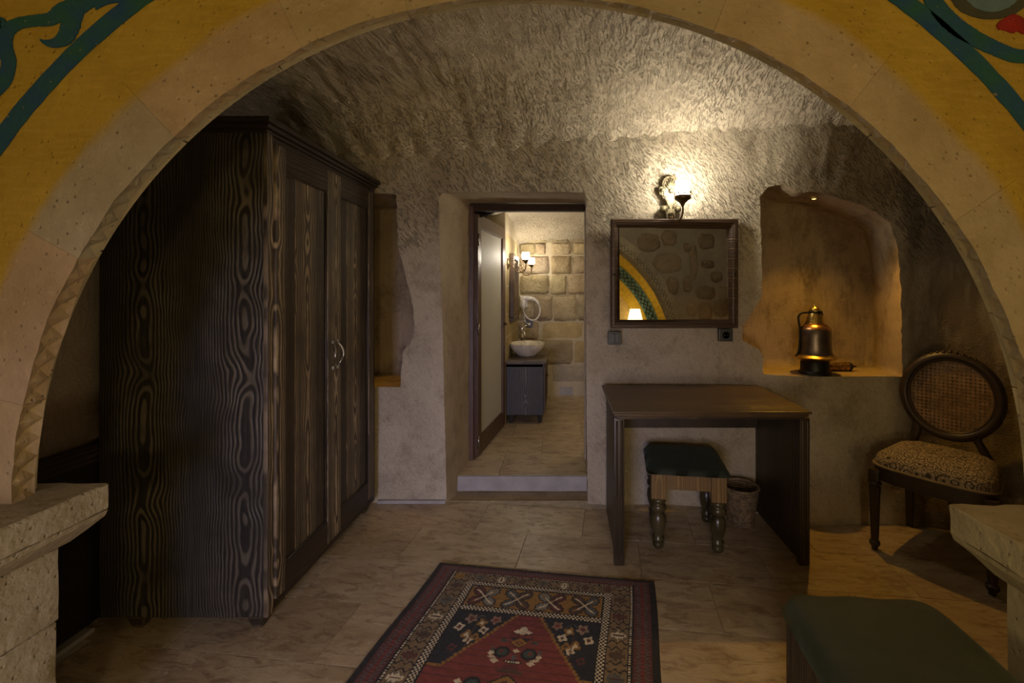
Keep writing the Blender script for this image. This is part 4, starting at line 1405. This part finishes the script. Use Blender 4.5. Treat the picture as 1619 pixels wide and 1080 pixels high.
def cleg(x, y, z1, tx_=0.0, ty_=0.0):
    prof = [(0.010, 0.0), (0.014, 0.004), (0.014, 0.016), (0.024, 0.030), (0.024, 0.044), (0.016, 0.052), (0.018, 0.080), (0.025, 0.300), (0.027, 0.330), (0.020, 0.338), (0.030, 0.346), (0.030, 0.356), (0.022, 0.362)]
    k = z1 / 0.362
    Mt = Matrix.Translation((x, y, 0)) @ Matrix.Shear('XY', 4, (tx_, ty_))
    return B().lathe([(r, z * k) for r, z in prof], (0, 0, 0), 20, Mt, flute=10, fa=0.04).box(x - .024 + tx_ * z1, x + .024 + tx_ * z1, y - .024 + ty_ * z1, y + .024 + ty_ * z1, z1, 0.425, 0.004)


for sx in (-1, 1): cleg(sx * .222, -.215, 0.362).obj('leg', M_carve, ch, True, angle=40)
for sx in (-1, 1):    # rear legs rake backwards, square in section
    b = B()
    vs = []
    for z, yy, h in ((0, .212, .014), (.2, .202, .017), (.425, .192, .020)):
        vs += [(sx * .170 - h, yy - h, z), (sx * .170 + h, yy - h, z), (sx * .170 + h, yy + h, z), (sx * .170 - h, yy + h, z)]
    b.add(vs, [(0, 1, 2, 3), (8, 9, 10, 11)] + [(a + i, a + (i + 1) % 4, a + 4 + (i + 1) % 4, a + 4 + i) for a in (0, 4) for i in range(4)])
    b.obj('leg', M_carve, ch)


def seat_out(k=1.0, n=48):
    """plan of the seat: bowed front, narrowing towards the back"""
    out = []
    for i in range(n):
        a = 2 * PI * i / n
        c, s_ = math.cos(a), math.sin(a)
        x = math.copysign(abs(c) ** 0.32, c); y = math.copysign(abs(s_) ** 0.32, s_)
        wdt = 0.252 - 0.035 * (y + 1) / 2 * 1.3
        bow = -0.028 * (1 - x * x) if y < 0 else 0.012 * (1 - x * x)
        out.append((x * wdt * k, (y * 0.222 + bow * (abs(y))) * k))
    return out


o1 = seat_out(1.0); b = B().prism(o1, Matrix.Translation((0, 0, 0.392)), 0.052)
o2 = seat_out(0.985); b.prism(o2, Matrix.Translation((0, 0, 0.372)), 0.02)
b.obj('seat_rail', M_carve, ch)
# damask-like fabric
t = NT('patterned_fabric'); P = t.obj()
pp = t.vmath('MULTIPLY', P, (22, 22, 22))
vo = t.n('TexVoronoi', {'Vector': pp, 'Scale': 1.0, 'Randomness': 0.35}, feature='F1')
vo2 = t.n('TexVoronoi', {'Vector': pp, 'Scale': 2.6, 'Randomness': 0.5}, feature='DISTANCE_TO_EDGE')
rg = t.math('ABSOLUTE', t.math('SINE', t.math('MULTIPLY', vo, 13.0)))
pat = t.math('MULTIPLY', t.ramp(rg, [(0.35, 0.0), (0.5, 1.0)]), t.ramp(vo2, [(0.03, 0.2), (0.10, 1.0)]))
col = t.mix(pat, (0.045, 0.035, 0.025), (0.34, 0.27, 0.185))
t.fin(col, 0.85, t.bump(t.noise(P, 300, 2), 0.0006))
M_damask = t.m
n = 48; vs, fs = [], []
lev = [(1.0, 0.0), (1.005, 0.012), (0.99, 0.030), (0.95, 0.048), (0.86, 0.066), (0.72, 0.080), (0.52, 0.090), (0.28, 0.095)]
for k, dz in lev: vs += [(x, y, 0.444 + dz * (1 - .12 * (y > .1))) for x, y in seat_out(k * 0.985)]
vs.append((0, 0, 0.541))
for k in range(len(lev) - 1):
    for i in range(n):
        j = (i + 1) % n
        fs.append((k * n + i, k * n + j, (k + 1) * n + j, (k + 1) * n + i))
fs += [((len(lev) - 1) * n + i, (len(lev) - 1) * n + (i + 1) % n, len(vs) - 1) for i in range(n)]
mesh('seat', vs, fs, M_damask, ch, True)
B().tube([(x, y, 0.448) for x, y in seat_out(1.0)], 0.006, 8, True).obj('piping', plain('beige_piping', (0.22, 0.17, 0.10), 0.8), ch, True)
# back
TB = Matrix.Translation((0.004, 0.205, 0.545)) @ Matrix.Rotation(math.radians(-3), 4, 'X')
OC = 0.236       # oval centre height above TB
ex, ez = 0.190, 0.208


def oval(rx, rz, y=0.0, n=56): return [TB @ Vector((rx * math.cos(2 * PI * i / n), y, OC + rz * math.sin(2 * PI * i / n))) for i in range(n)]


b = B().tube(oval(ex + .010, ez + .010), 0.024, 10, True).tube(oval(ex + .024, ez + .024, -.008), 0.010, 8, True).tube(oval(ex - .010, ez - .010, -.010), 0.007, 8, True)
b.obj('back_frame', M_carve, ch, True)
b = B()     # carved crest
for k in range(-4, 5):
    a = math.radians(90 + k * 7)
    b.sphere(tuple(TB @ Vector(((ex + .030) * math.cos(a), -.010, OC + (ez + .030) * math.sin(a)))), 0.012 - abs(k) * 0.0012, 10)
b.obj('crest', M_carve, ch, True)
for sx in (-1, 1):
    b = B().tube([Vector((sx * .165, .196, .40)), Vector((sx * .158, .205, .48)), TB @ Vector((sx * .125 - .012, 0, 0.02)), TB @ Vector((sx * .128 - .012, 0, 0.085))], [0.022, 0.020, 0.018, 0.020], 10)
    b.obj('back_post', M_carve, ch, True, angle=40)
M_cane = plain('cane', (0.30, 0.19, 0.105), 0.55, 0, 0.3, 30)
b = B()
hw = 0.0019


def strip(x0, z0, x1, z1, y):
    d = Vector((x1 - x0, z1 - z0)); d.normalize(); nn = Vector((-d.y, d.x)) * hw
    q_ = [(x0 + nn.x, y, z0 + nn.y), (x1 + nn.x, y, z1 + nn.y), (x1 - nn.x, y, z1 - nn.y), (x0 - nn.x, y, z0 - nn.y)]
    b.add([TB @ Vector((x, yy, z + OC)) for x, yy, z in q_], [(0, 1, 2, 3)])


rx, rz2 = ex - .006, ez - .006
st_ = 0.0185
k = -17
for k in range(-17, 18):
    for dd in (-.0029, .0029):
        x = k * st_ + dd
        if abs(x) < rx:
            h = rz2 * math.sqrt(1 - (x / rx) ** 2); strip(x, -h, x, h, 0.0)
    for dd in (-.0029, .0029):
        z = k * st_ + dd
        if abs(z) < rz2:
            h = rx * math.sqrt(1 - (z / rz2) ** 2); strip(-h, z, h, z, 0.001)
b.obj('cane_panel', M_cane, ch, kind='stuff')

# ------------------------------------------------------------------ bench in the foreground
bn = thing('bench', 'green velvet bench in the lower right corner of the foreground', 'bench', (0.842, 0.945, 0), math.radians(-4))
cushion('cushion', 0.225, 0.375, 0.400, 0.056, M_velvet, bn, n=34, pw=12, crown=0.020, seed=2)
b = B().box(-.205, .205, -.345, .345, 0.05, 0.401, 0.006)
b.obj('box', M_wdark, bn)
for sx in (-1, 1):
    for sy in (-1, 1): B().lathe([(0.018, 0), (0.026, 0.01), (0.028, 0.03), (0.022, 0.05)], (sx * .17, sy * .31, 0), 14).obj('foot', M_carve, bn, True)

# ------------------------------------------------------------------ rug
RBL, RBR = Vector((-.618, 2.164)), Vector((.419, 2.023))
dl, dr = Vector((-.199, -.980)), Vector((-.153, -.988))
RW, RL = 1.046, 1.55
NU, NV = 262, 388
U, V = np.meshgrid((np.arange(NU) + .5) / NU * RW, (np.arange(NV) + .5) / NV * RL, indexing='ij')
Rr = RW - U; side_d = np.minimum(U, Rr)
C = np.zeros((NU, NV, 3))
black = (.012, .011, .012); navy = (.012, .014, .020); redc = (.155, .030, .024); dred = (.085, .022, .020); ochre = (.22, .115, .025); tan = (.17, .115, .058); ivory = (.50, .43, .30); greyb = (.075, .080, .078); teal = (.035, .055, .045); brown = (.07, .04, .025)


def put(mask, c): C[mask] = c


put(np.ones_like(U, bool), black)
# outer border: hexagon zigzag of red and grey
ob = side_d > .022
ob |= False
vb = V                      # distance from the far end
fr = .024
inner = (side_d > .022) & (V > .010)
zz = lambda t_, p: np.abs(((t_ / p) % 1) * 2 - 1)
SU = side_d - .022; SV = V - .010
reg = inner
lat = np.where(SU < SV * 2.0, SU, SV); alo = np.where(SU < SV * 2.0, V, U)
k_ = zz(alo, .030)
put(reg & (lat < .083), dred)
put(reg & (lat < .083) & (np.abs(lat - .040 - (k_ - .5) * .050) < .006), greyb)
put(reg & (lat < .083) & (np.abs(lat - .040 + (k_ - .5) * .050) < .006), greyb)
put(reg & (lat < .083) & (np.abs(lat - .040 - (k_ - .5) * .050) > .0) & (np.abs(lat - .04) + np.abs(k_ - .5) * .03 < .011), redc)
put(reg & (lat < .083) & (np.abs(lat - .041) > .034), black)
dots = ((alo / .011) % 1) > .42
b_side = side_d
# side guards and borders at measured offsets from the rug's edge
VB = {'g1': (.052, .060), 'main': (.062, .108), 'g2': (.112, .136)}
SB = {'g1': (.105, .112), 'main': (.116, .190), 'g2': (.196, .224)}
sd = side_d; vd = V
d1 = (sd > .100) & (vd > .050)
put(d1, black)
put(d1 & (((sd < .112) & (sd > .104)) | ((vd < .060) & (vd > .054))) & dots, ivory)
dm = (sd > .116) & (vd > .063)
put(dm, tan)
# main border figures: hooked leaves and fir shapes, regular along the border
onside = (sd < .190) & (sd < (vd + .01) * 1.3 + .05)
al = np.where(onside, V, U); la = np.where(onside, (sd - .116) / .074, (vd - .063) / .048)
cell = .098
fa_ = (al / cell) % 1; ci = np.floor(al / cell)
fir = (np.abs(fa_ - .5) < .30 * (1 - ((la * 4) % 1) * .6) * np.where(la < .5, la * 1.4 + .25, (1 - la) * 1.4 + .25)) & (la > .08) & (la < .92)
bcol = np.array([ivory, dred, brown, ivory, greyb, brown])
hh = bcol[(ci.astype(int) * 5 + (U > RW / 2) * 3) % 6]
msk = dm & fir & ((sd < .190) | (vd < .111))
C[msk] = hh[msk]
lead = dm & ((sd < .190) | (vd < .111)) & (np.abs(np.abs(fa_ - .5) - .34 - .07 * np.sin(la * 14)) < .035)
put(lead, black)
put(dm & ((sd < .190) | (vd < .111)) & (np.abs(fa_ - .5) < .035) & (la > .2) & (la < .8), brown)
put(dm & ((sd < .190) | (vd < .111)) & (np.abs(np.abs(fa_ - .5) - .18 + .05 * np.sin(la * 19)) < .016) & (la > .12) & (la < .88), teal)
corner = (sd < .165) & (sd > .12) & (vd < .10) & (vd > .066)
put(corner & (U < RW / 2), ochre)
# chain guard
dc = (sd > .192) & (vd > .112)
put(dc, black)
ch_on = lambda q_, s_: (((q_ / s_) % 1) < .5)
chain = ((np.floor(U / .0078) + np.floor(V / .0078)) % 2) < 1
put(dc & (((sd > .197) & (sd < .222)) | ((vd < .136) & (vd > .116))) & chain, ivory)
fld = (sd > .226) & (vd > .140)
put(fld, black)
# ochre panel with butterfly-like leaf crosses
pan = (sd > .230) & (vd > .144) & (vd < .258)
put(pan, ochre)
PW = (RW - .46) / 4
for q_ in range(4):
    cx_ = .23 + PW * (q_ + .5); cz_ = .202
    ax_, az_ = (U - cx_), (V - cz_)
    for s1 in (-1, 1):
        for s2 in (-1, 1):
            lx2 = ax_ * s1 - .030; lz2 = az_ * s2 - .028
            rr_ = (lx2 * .8 + lz2 * .6) / .033, (-lx2 * .6 + lz2 * .8) / .0235
            e_ = rr_[0] ** 2 + rr_[1] ** 2 + .15 * np.sin(np.arctan2(rr_[1], rr_[0]) * 9)
            put(pan & (e_ < 1.15), black)
            cc = [greyb, dred, brown, (0.16, .15, .12)][(q_ * 3 + s1 + 2 * s2) % 4]
            put(pan & (e_ < .72), cc)
            put(pan & (e_ < .34) & (np.abs(rr_[1]) < .16), ivory if (q_ + s1 + s2) % 3 else ochre)
    put(pan & (np.abs(np.abs(ax_) - np.abs(az_)) < .0035) & (np.abs(ax_) < .03), ivory)
# second chain below the panel
gc = (sd > .226) & (vd >= .260) & (vd < .290)
put(gc, black)
put(gc & (vd > .264) & (vd < .286) & chain, ivory)
# field
fd = (sd > .230) & (vd >= .292)
put(fd, navy)
xc = U - RW / 2 - .005
stepv = np.floor((V - .292) / .0135)
hwid = .046 + stepv * .0098
full = (V > .57)
redm = fd & ((np.abs(xc) < hwid) | full)
edge_o = fd & (np.abs(xc) < hwid + .012) & ~full | (fd & (V > .558) & (V < .572) & (np.abs(xc) > hwid - .01))
put(edge_o, ochre)
put(fd & (np.abs(xc) < hwid + .016) & (np.abs(xc) >= hwid + .012) & ~full, brown)
put(redm, redc)
st2 = redm & ((np.sin(V * 460) > .93))
put(st2, dred)
# spandrel flowers, mirrored
for s_ in (-1, 1):
    X_ = xc * s_
    def fl(cx_, cz_, r, c1, c2, k=5):
        e_ = np.hypot(X_ - cx_, (V - cz_)) / (r * (1 + .22 * np.sin(np.arctan2(V - cz_, X_ - cx_) * k)))
        put(fd & ~redm & (e_ < 1), c1); put(fd & ~redm & (e_ < .45), c2)
    fl(.225, .335, .022, (.22, .15, .10), dred); fl(.125, .330, .020, (.22, .13, .09), redc); fl(.175, .352, .020, ochre, ivory, 4)
    fl(.255, .385, .018, ivory, dred, 4); fl(.155, .388, .017, ivory, brown, 4)
    fl(.210, .420, .020, ochre, ivory, 3); fl(.175, .425, .016, ochre, brown, 3); fl(.195, .445, .016, ivory, (.3, .2, .12), 4)
    fl(.24, .485, .016, dred, navy, 4)
    put(fd & ~redm & (np.abs(X_ - .195) < .002) & (V > .35) & (V < .48), brown)
    put(fd & ~redm & (np.abs(np.abs(X_ - .185) - (V - .31) * 1.0) < .0025) & (V > .31) & (V < .335), greyb)
# centre stem: tulip, diamond, paired flowers
def ce(cx_, cz_, rx_, rz_2, c):
    put(redm & (((np.abs(xc) - cx_) / rx_) ** 2 + ((V - cz_) / rz_2) ** 2 < 1), c)
def di(cx_, cz_, rx_, rz_2, c):
    put(redm & ((np.abs(np.abs(xc) - cx_) / rx_ + np.abs((V - cz_)) / rz_2) < 1), c)
ce(0, .372, .016, .020, ivory); di(.022, .378, .016, .010, ivory)
ce(.026, .405, .020, .018, dred); ce(.028, .402, .012, .010, redc); ce(.024, .412, .012, .006, black)
di(0, .432, .038, .026, black); di(0, .432, .033, .022, ochre); di(0, .432, .017, .011, dred); di(0, .432, .009, .006, ochre)
ce(.058, .426, .016, .006, teal)
ce(.050, .480, .030, .026, black); ce(.050, .480, .020, .017, teal); ce(.054, .476, .008, .007, redc); di(.088, .488, .012, .016, ivory); di(.080, .505, .016, .008, ivory); ce(.088, .47, .006, .012, greyb)
di(0, .470, .014, .010, ivory); di(0, .500, .010, .016, greyb)
ce(.0, .520, .034, .008, black); put(redm & (np.abs(xc) < .030) & (np.abs(V - .520) < .005) & (((xc / .007) % 1) > .4), ivory)
di(.066, .520, .018, .012, ivory); ce(0, .545, .03, .012, dred); ce(0, .56, .05, .008, brown)
for k in range(5):
    z0_ = .62 + k * .16
    di(0, z0_, .07, .05, black); di(0, z0_, .062, .043, ochre); di(0, z0_, .035, .024, dred); ce(.11, z0_, .03, .025, black); ce(.11, z0_, .018, .014, teal); di(.16, z0_, .015, .012, ivory)
C *= (1 + .16 * vnoise(np.stack([U * 60, V * 260, U * 0], -1), 1.0, 77)[..., None])
C = np.clip(C * 1.25, 0, 1)
iu, iv = np.meshgrid(np.arange(NU + 1), np.arange(NV + 1), indexing='ij')
uu, vv = iu / NU, iv / NV * RL
A0 = np.array([RBL.x, RBL.y]); A1 = np.array([RBR.x, RBR.y]); d0 = np.array(dl[:]); d1_ = np.array(dr[:])
L_ = A0 + d0 * vv[..., None]; R_ = A1 + d1_ * vv[..., None]
XY = L_ * (1 - uu[..., None]) + R_ * uu[..., None]
XY[..., 0] += .003 * np.sin(vv * 9)
p3 = np.stack([XY[..., 0], XY[..., 1], np.zeros_like(uu)], -1)
Zr = 0.009 + .0012 * vnoise(p3, 60, 3) + .0015 * vnoise(p3, 7, 4)
edge_ = np.minimum(np.minimum(iu, NU - iu), np.minimum(iv, NV - iv))
Zr = np.where(edge_ == 0, 0.0005, Zr)
p3[..., 2] = Zr
me = bpy.data.meshes.new('rug')
nv_ = (NU + 1) * (NV + 1)
me.vertices.add(nv_); me.vertices.foreach_set('co', p3.reshape(-1))
a = (np.arange(NU)[:, None] * (NV + 1) + np.arange(NV)[None, :]).ravel()
loops = np.stack([a, a + 1, a + NV + 2, a + NV + 1], 1).ravel()
me.loops.add(len(loops)); me.loops.foreach_set('vertex_index', loops)
me.polygons.add(len(a)); me.polygons.foreach_set('loop_start', np.arange(len(a)) * 4)
try: me.polygons.foreach_set('loop_total', np.full(len(a), 4))
except Exception: pass
me.update(calc_edges=True)
at = me.attributes.new('knot', 'FLOAT_COLOR', 'FACE')
at.data.foreach_set('color', np.concatenate([C.reshape(-1, 3), np.ones((len(a), 1))], 1).ravel())
t = NT('knotted_wool'); P = t.obj()
at_n = t.t.nodes.new('ShaderNodeAttribute'); at_n.attribute_name = 'knot'
t.fin(at_n.outputs['Color'], 0.9, t.bump(t.noise(P, 420, 2), 0.002), Sheen_Weight=0.1)
me.materials.append(t.m)
rug = bpy.data.objects.new('rug', me); link(rug)
tag(rug, 'red, navy and ochre knotted prayer rug on the tiled floor', 'rug')
b = B()
for k in range(150):
    f_ = (k + .5) / 150
    p = RBL.lerp(RBR, f_); q_ = Vector((0.137, 0.99)) * rnd.uniform(.006, .014); sh = rnd.uniform(-.004, .004)
    b.tube([(p.x, p.y - .002, .005), (p.x + q_.x + sh, p.y + q_.y, .002)], 0.0011, 4)
o = b.obj('fringe', plain('dark_wool', (0.10, 0.075, 0.05), 0.9), rug, kind='stuff')

# ------------------------------------------------------------------ doorway: frame, leaf, and the bathroom beyond
HX, HY = -0.680, 3.30
dr_ = bpy.data.objects.new('door_1', None); COL.objects.link(dr_); dr_['kind'] = 'structure'
B().box(-0.725, -0.684, 3.285, 3.345, 0.079, 2.0, 0.004).obj('jamb', M_doorw, dr_)
B().box(0.163, 0.195, 3.285, 3.345, 0.079, 2.0, 0.004).obj('jamb', M_doorw, dr_)
B().box(-0.684, 0.163, 3.285, 3.345, 1.958, 2.01, 0.002).obj('header', plain('matte_dark_wood', (0.045, 0.025, 0.016), 0.85), dr_)
ang = math.atan2(4.13 - 3.32, -0.576 + 0.676)
LM = Matrix.Translation((-0.676, 3.325, 0)) @ Matrix.Rotation(ang, 4, 'Z')
lw, lz0, lz1 = 0.815, 0.092, 1.945
b = B()
b.box(0, .085, -.02, .02, lz0, lz1, .003).box(lw - .085, lw, -.02, .02, lz0, lz1, .003)
b.box(.085, lw - .085, -.02, .02, lz0, lz0 + .13, .002).box(.085, lw - .085, -.02, .02, lz1 - .10, lz1, .002)
b.v = [tuple(LM @ Vector(v)) for v in b.v]
leaf = b.obj('leaf', M_doorw, dr_)
b = B().box(.085, lw - .085, -.005, .005, lz0 + .13, lz1 - .10, 0)
b.v = [tuple(LM @ Vector(v)) for v in b.v]
b.obj('frosted_pane', M_frost, leaf, label='frosted glass door pane')
b = B()
for xa in (.090, lw - .090): b.box(xa - .006, xa + .006, -.014, .014, lz0 + .13, lz1 - .10, .002)
for za in (lz0 + .135, lz1 - .105): b.box(.085, lw - .085, -.014, .014, za - .006, za + .006, .002)
b.v = [tuple(LM @ Vector(v)) for v in b.v]
b.obj('glazing_bead', M_doorw, leaf)
for z in (0.16, 1.02, 1.70):
    b = B().lathe([(0.007, 0), (0.007, 0.09)], (-.004, -.026, z), 10); b.v = [tuple(LM @ Vector(v)) for v in b.v]
    b.obj('hinge', M_steel, leaf, True)
b = B().tube([(lw - .05, -.02, 1.05), (lw - .05, -.055, 1.05), (lw - .06, -.062, 1.05), (lw - .15, -.060, 1.048)], 0.008, 8)
b.tube([(lw - .05, .02, 1.05), (lw - .05, .055, 1.05), (lw - .06, .062, 1.05), (lw - .15, .060, 1.048)], 0.008, 8)
b.v = [tuple(LM @ Vector(v)) for v in b.v]
b.obj('handle', M_bronze, leaf, True)

# vanity
FB = 0.079
vn = thing('vanity', 'dark wood bathroom vanity cabinet with panelled doors beyond the doorway', 'cabinet', (-0.37, 4.54, FB))
VX0, VX1, VY0, VY1 = -0.185, 0.185, -0.36, 0.36
box('cabinet_body', VX0, VX1 - .015, VY0, VY1, 0.085, 0.575, M_vanw, vn, bev=0.004)
B().box(VX0, VX1 + .018, VY0 - .018, VY1 + .01, 0.577, 0.605, 0.006).obj('countertop', M_trav_top, vn)
box('rail', VX0, VX1 - .002, VY0 + .0, VY1, 0.545, 0.576, M_vanf, vn, bev=0.003)
for k in range(2):
    ya, yb = VY0 + .02 + k * .34, VY0 + .02 + k * .34 + .335
    x0, x1 = VX1 - .014, VX1
    b = B().box(x0, x1, ya, ya + .05, .10, .54, .002).box(x0, x1, yb - .05, yb, .10, .54, .002).box(x0, x1, ya + .05, yb - .05, .10, .155, .002).box(x0, x1, ya + .05, yb - .05, .485, .54, .002)
    d = b.obj('door', M_vanf, vn)
    B().box(x0, x0 + .006, ya + .05, yb - .05, .155, .485, .001).obj('panel', M_vanw, d)
    B().sphere((x1 + .012, (yb - .025) if k == 0 else (ya + .025), .40), .011, 10).obj('knob', M_bronze, d, True)
for sx in (VX0 + .04, VX1 - .05):
    for sy in (VY0 + .04, VY1 - .04): B().lathe([(0.014, 0), (0.016, .004), (0.032, 0.085)], (sx, sy, 0), 4).obj('foot', M_vanw, vn)
VT = FB + 0.605
bs = thing('wash_basin', 'oval cream vessel basin on the vanity top', 'basin', (-0.385, 4.53, VT))
prof = [(0.0, 0.0), (0.085, 0.0), (0.095, 0.008), (0.135, 0.045), (0.168, 0.085), (0.182, 0.124), (0.184, 0.130), (0.180, 0.133), (0.174, 0.128), (0.155, 0.08), (0.120, 0.045), (0.07, 0.022), (0.0, 0.016)]
B().lathe(prof, n=40, sx=1.0, sy=1.15).obj('bowl', M_ceramic, bs, True, angle=50)
B().lathe([(0.022, 0.017), (0.022, 0.021), (0.0, 0.022)], n=16).obj('drain', M_chrome, bs, True)
tp = thing('faucet', 'tall slim chrome faucet behind the vessel basin', 'faucet', (-0.462, 4.80, VT))
b = B().lathe([(0.026, 0), (0.026, 0.006), (0.019, 0.010), (0.019, 0.235), (0.022, 0.240), (0.020, 0.262), (0.010, 0.268), (0.0, 0.268)], n=20)
b.tube([(0, 0, .22), (0.02, -.05, .225), (0.035, -.11, .215), (0.037, -.125, .200)], [.013, .012, .011, .011], 10)
b.obj('body', M_chrome, tp, True, angle=40)
B().tube([(0, 0, .262), (0.03, .0, .285), (0.055, .0, .292)], .005, 8).obj('lever', M_chrome, tp, True)
cu = B().lathe([(0.022, 0), (0.026, 0.002), (0.028, 0.07), (0.026, 0.07), (0.022, 0.006), (0.0, 0.006)], n=20).obj('tumbler', M_ceramic, None, True)
cu.location = (-0.385, 4.84, VT); tag(cu, 'small white cup between faucet and bathroom wall', 'cup')
# framed mirror on the left wall of the bathroom
bm_ = thing('bathroom_mirror', 'narrow wood-framed mirror on bathroom side wall above the basin', 'mirror', (-0.553, 4.66, 1.385))
b = B()
fw = 0.05
for y0, y1, z0, z1 in ((-.25, .25, .30, .30 + fw), (-.25, .25, -.30 - fw, -.30), (-.25, -.25 + fw, -.30, .30), (.25 - fw, .25, -.30, .30)):
    B().box(0, .045, y0, y1, z0, z1, .008).obj('frame_side', M_vanf, bm_)
box('glass', 0.0, 0.012, -.205, .205, -.30, .30, M_mirror, bm_, bev=0)


def bsconce(label, y):
    r = thing('bathroom_sconce', label, 'lamp', (-0.555, y, 1.62), 0, 'bathroom sconces either side of the mirror')
    B().lathe([(0.035, -0.0), (0.035, 0.008), (0.02, 0.014), (0.012, 0.02)], n=18, M=My, sx=1.6).obj('back_plate', M_bronze, r, True)
    b = B()
    b.tube(bez([(.01, 0, 0), (.05, 0, -.025), (.09, 0, -.075), (.135, 0, -.085), (.172, 0, -.055), (.178, 0, -.015), (.178, 0, .01)], 7), .006, 8)
    b.tube(bez([(.02, 0, -.01), (.03, 0, .03), (.06, 0, .035), (.075, 0, .01), (.06, 0, -.01), (.05, 0, .005)], 6), .004, 6)
    b.tube(bez([(.09, 0, -.07), (.075, 0, -.04), (.09, 0, -.015), (.11, 0, -.03), (.10, 0, -.045)], 6), .004, 6)
    b.obj('arm', M_bronze, r, True)
    B().lathe([(.008, .005), (.014, .012), (.030, .030), (.036, .040), (.030, .042), (0, .042)], (.178, 0, 0), 18).obj('cup', M_bronze, r, True)
    B().lathe([(.024, .043), (.036, .052), (.038, .078), (.034, .112), (.031, .112), (.034, .078), (.030, .056)], (.178, 0, 0), 22).obj('glass_shade', M_litb, r, True)
    return r


bsconce('nearer lit bronze sconce on the left of the bathroom mirror', 4.28)
bsconce('farther lit bronze sconce on the right of the bathroom mirror', 5.02)
# hair dryer in its holder on the stone wall
hd_ = thing('hair_dryer', 'white wall-mounted hair dryer with coiled hose on the bathroom stone wall', 'hair dryer', (bx(829), 5.235, bz(478)))
B().box(-.046, .046, -.015, .03, -.060, .080, .014).obj('holder', M_white, hd_)
b = B().lathe([(.0, -.075), (.026, -.07), (.030, -.03), (.028, .03), (.02, .045), (0, .05)], (0, -.045, 0), 18)
b.obj('nozzle', M_white, hd_, True)
b = B().tube(bez([(0.0, -.045, .045), (.05, -.05, .052), (.10, -.04, .045), (.15, -.03, .02), (.175, -.02, -.02)], 6), [.028] * 8 + [.024] * 8 + [.018] * 9, 12)
b.obj('handle', M_white, hd_, True)
pts = bez([(.175, -.02, -.02), (.195, -.02, -.07), (.19, -.02, -.14), (.15, -.02, -.20), (.09, -.015, -.21), (.03, -.01, -.17), (-.005, -.005, -.10), (-.005, 0, -.05)], 14)
b = B().tube(pts, [.0085 + .0015 * (i % 2) for i in range(len(pts))], 8)
b.obj('hose', M_white, hd_, True)
B().tube(bez([(.0, .0, -.05), (.01, -.01, -.20), (.04, -.012, -.25), (.07, -.012, -.275)], 6), .004, 6).obj('cord', M_white, hd_, True)
ob_ = thing('bathroom_socket', 'small dark socket with a white plug under the hair dryer', 'socket', (bx(837), 5.262, bz(512)))
B().box(-.042, .042, -.002, .045, -.042, .042, .004).obj('cover_plate', M_switch, ob_)
B().lathe([(0.015, .001), (0.018, .012), (0.010, .022)], n=14, M=Mx).obj('plug', M_white, ob_, True)
vt = box('cover_plate', bx(885), bx(906), 5.285, 5.30, bz(624), bz(612), M_plaster, None, 0.003)
tag(vt, 'small pale square cover plate low on the bathroom back wall', 'cover plate')
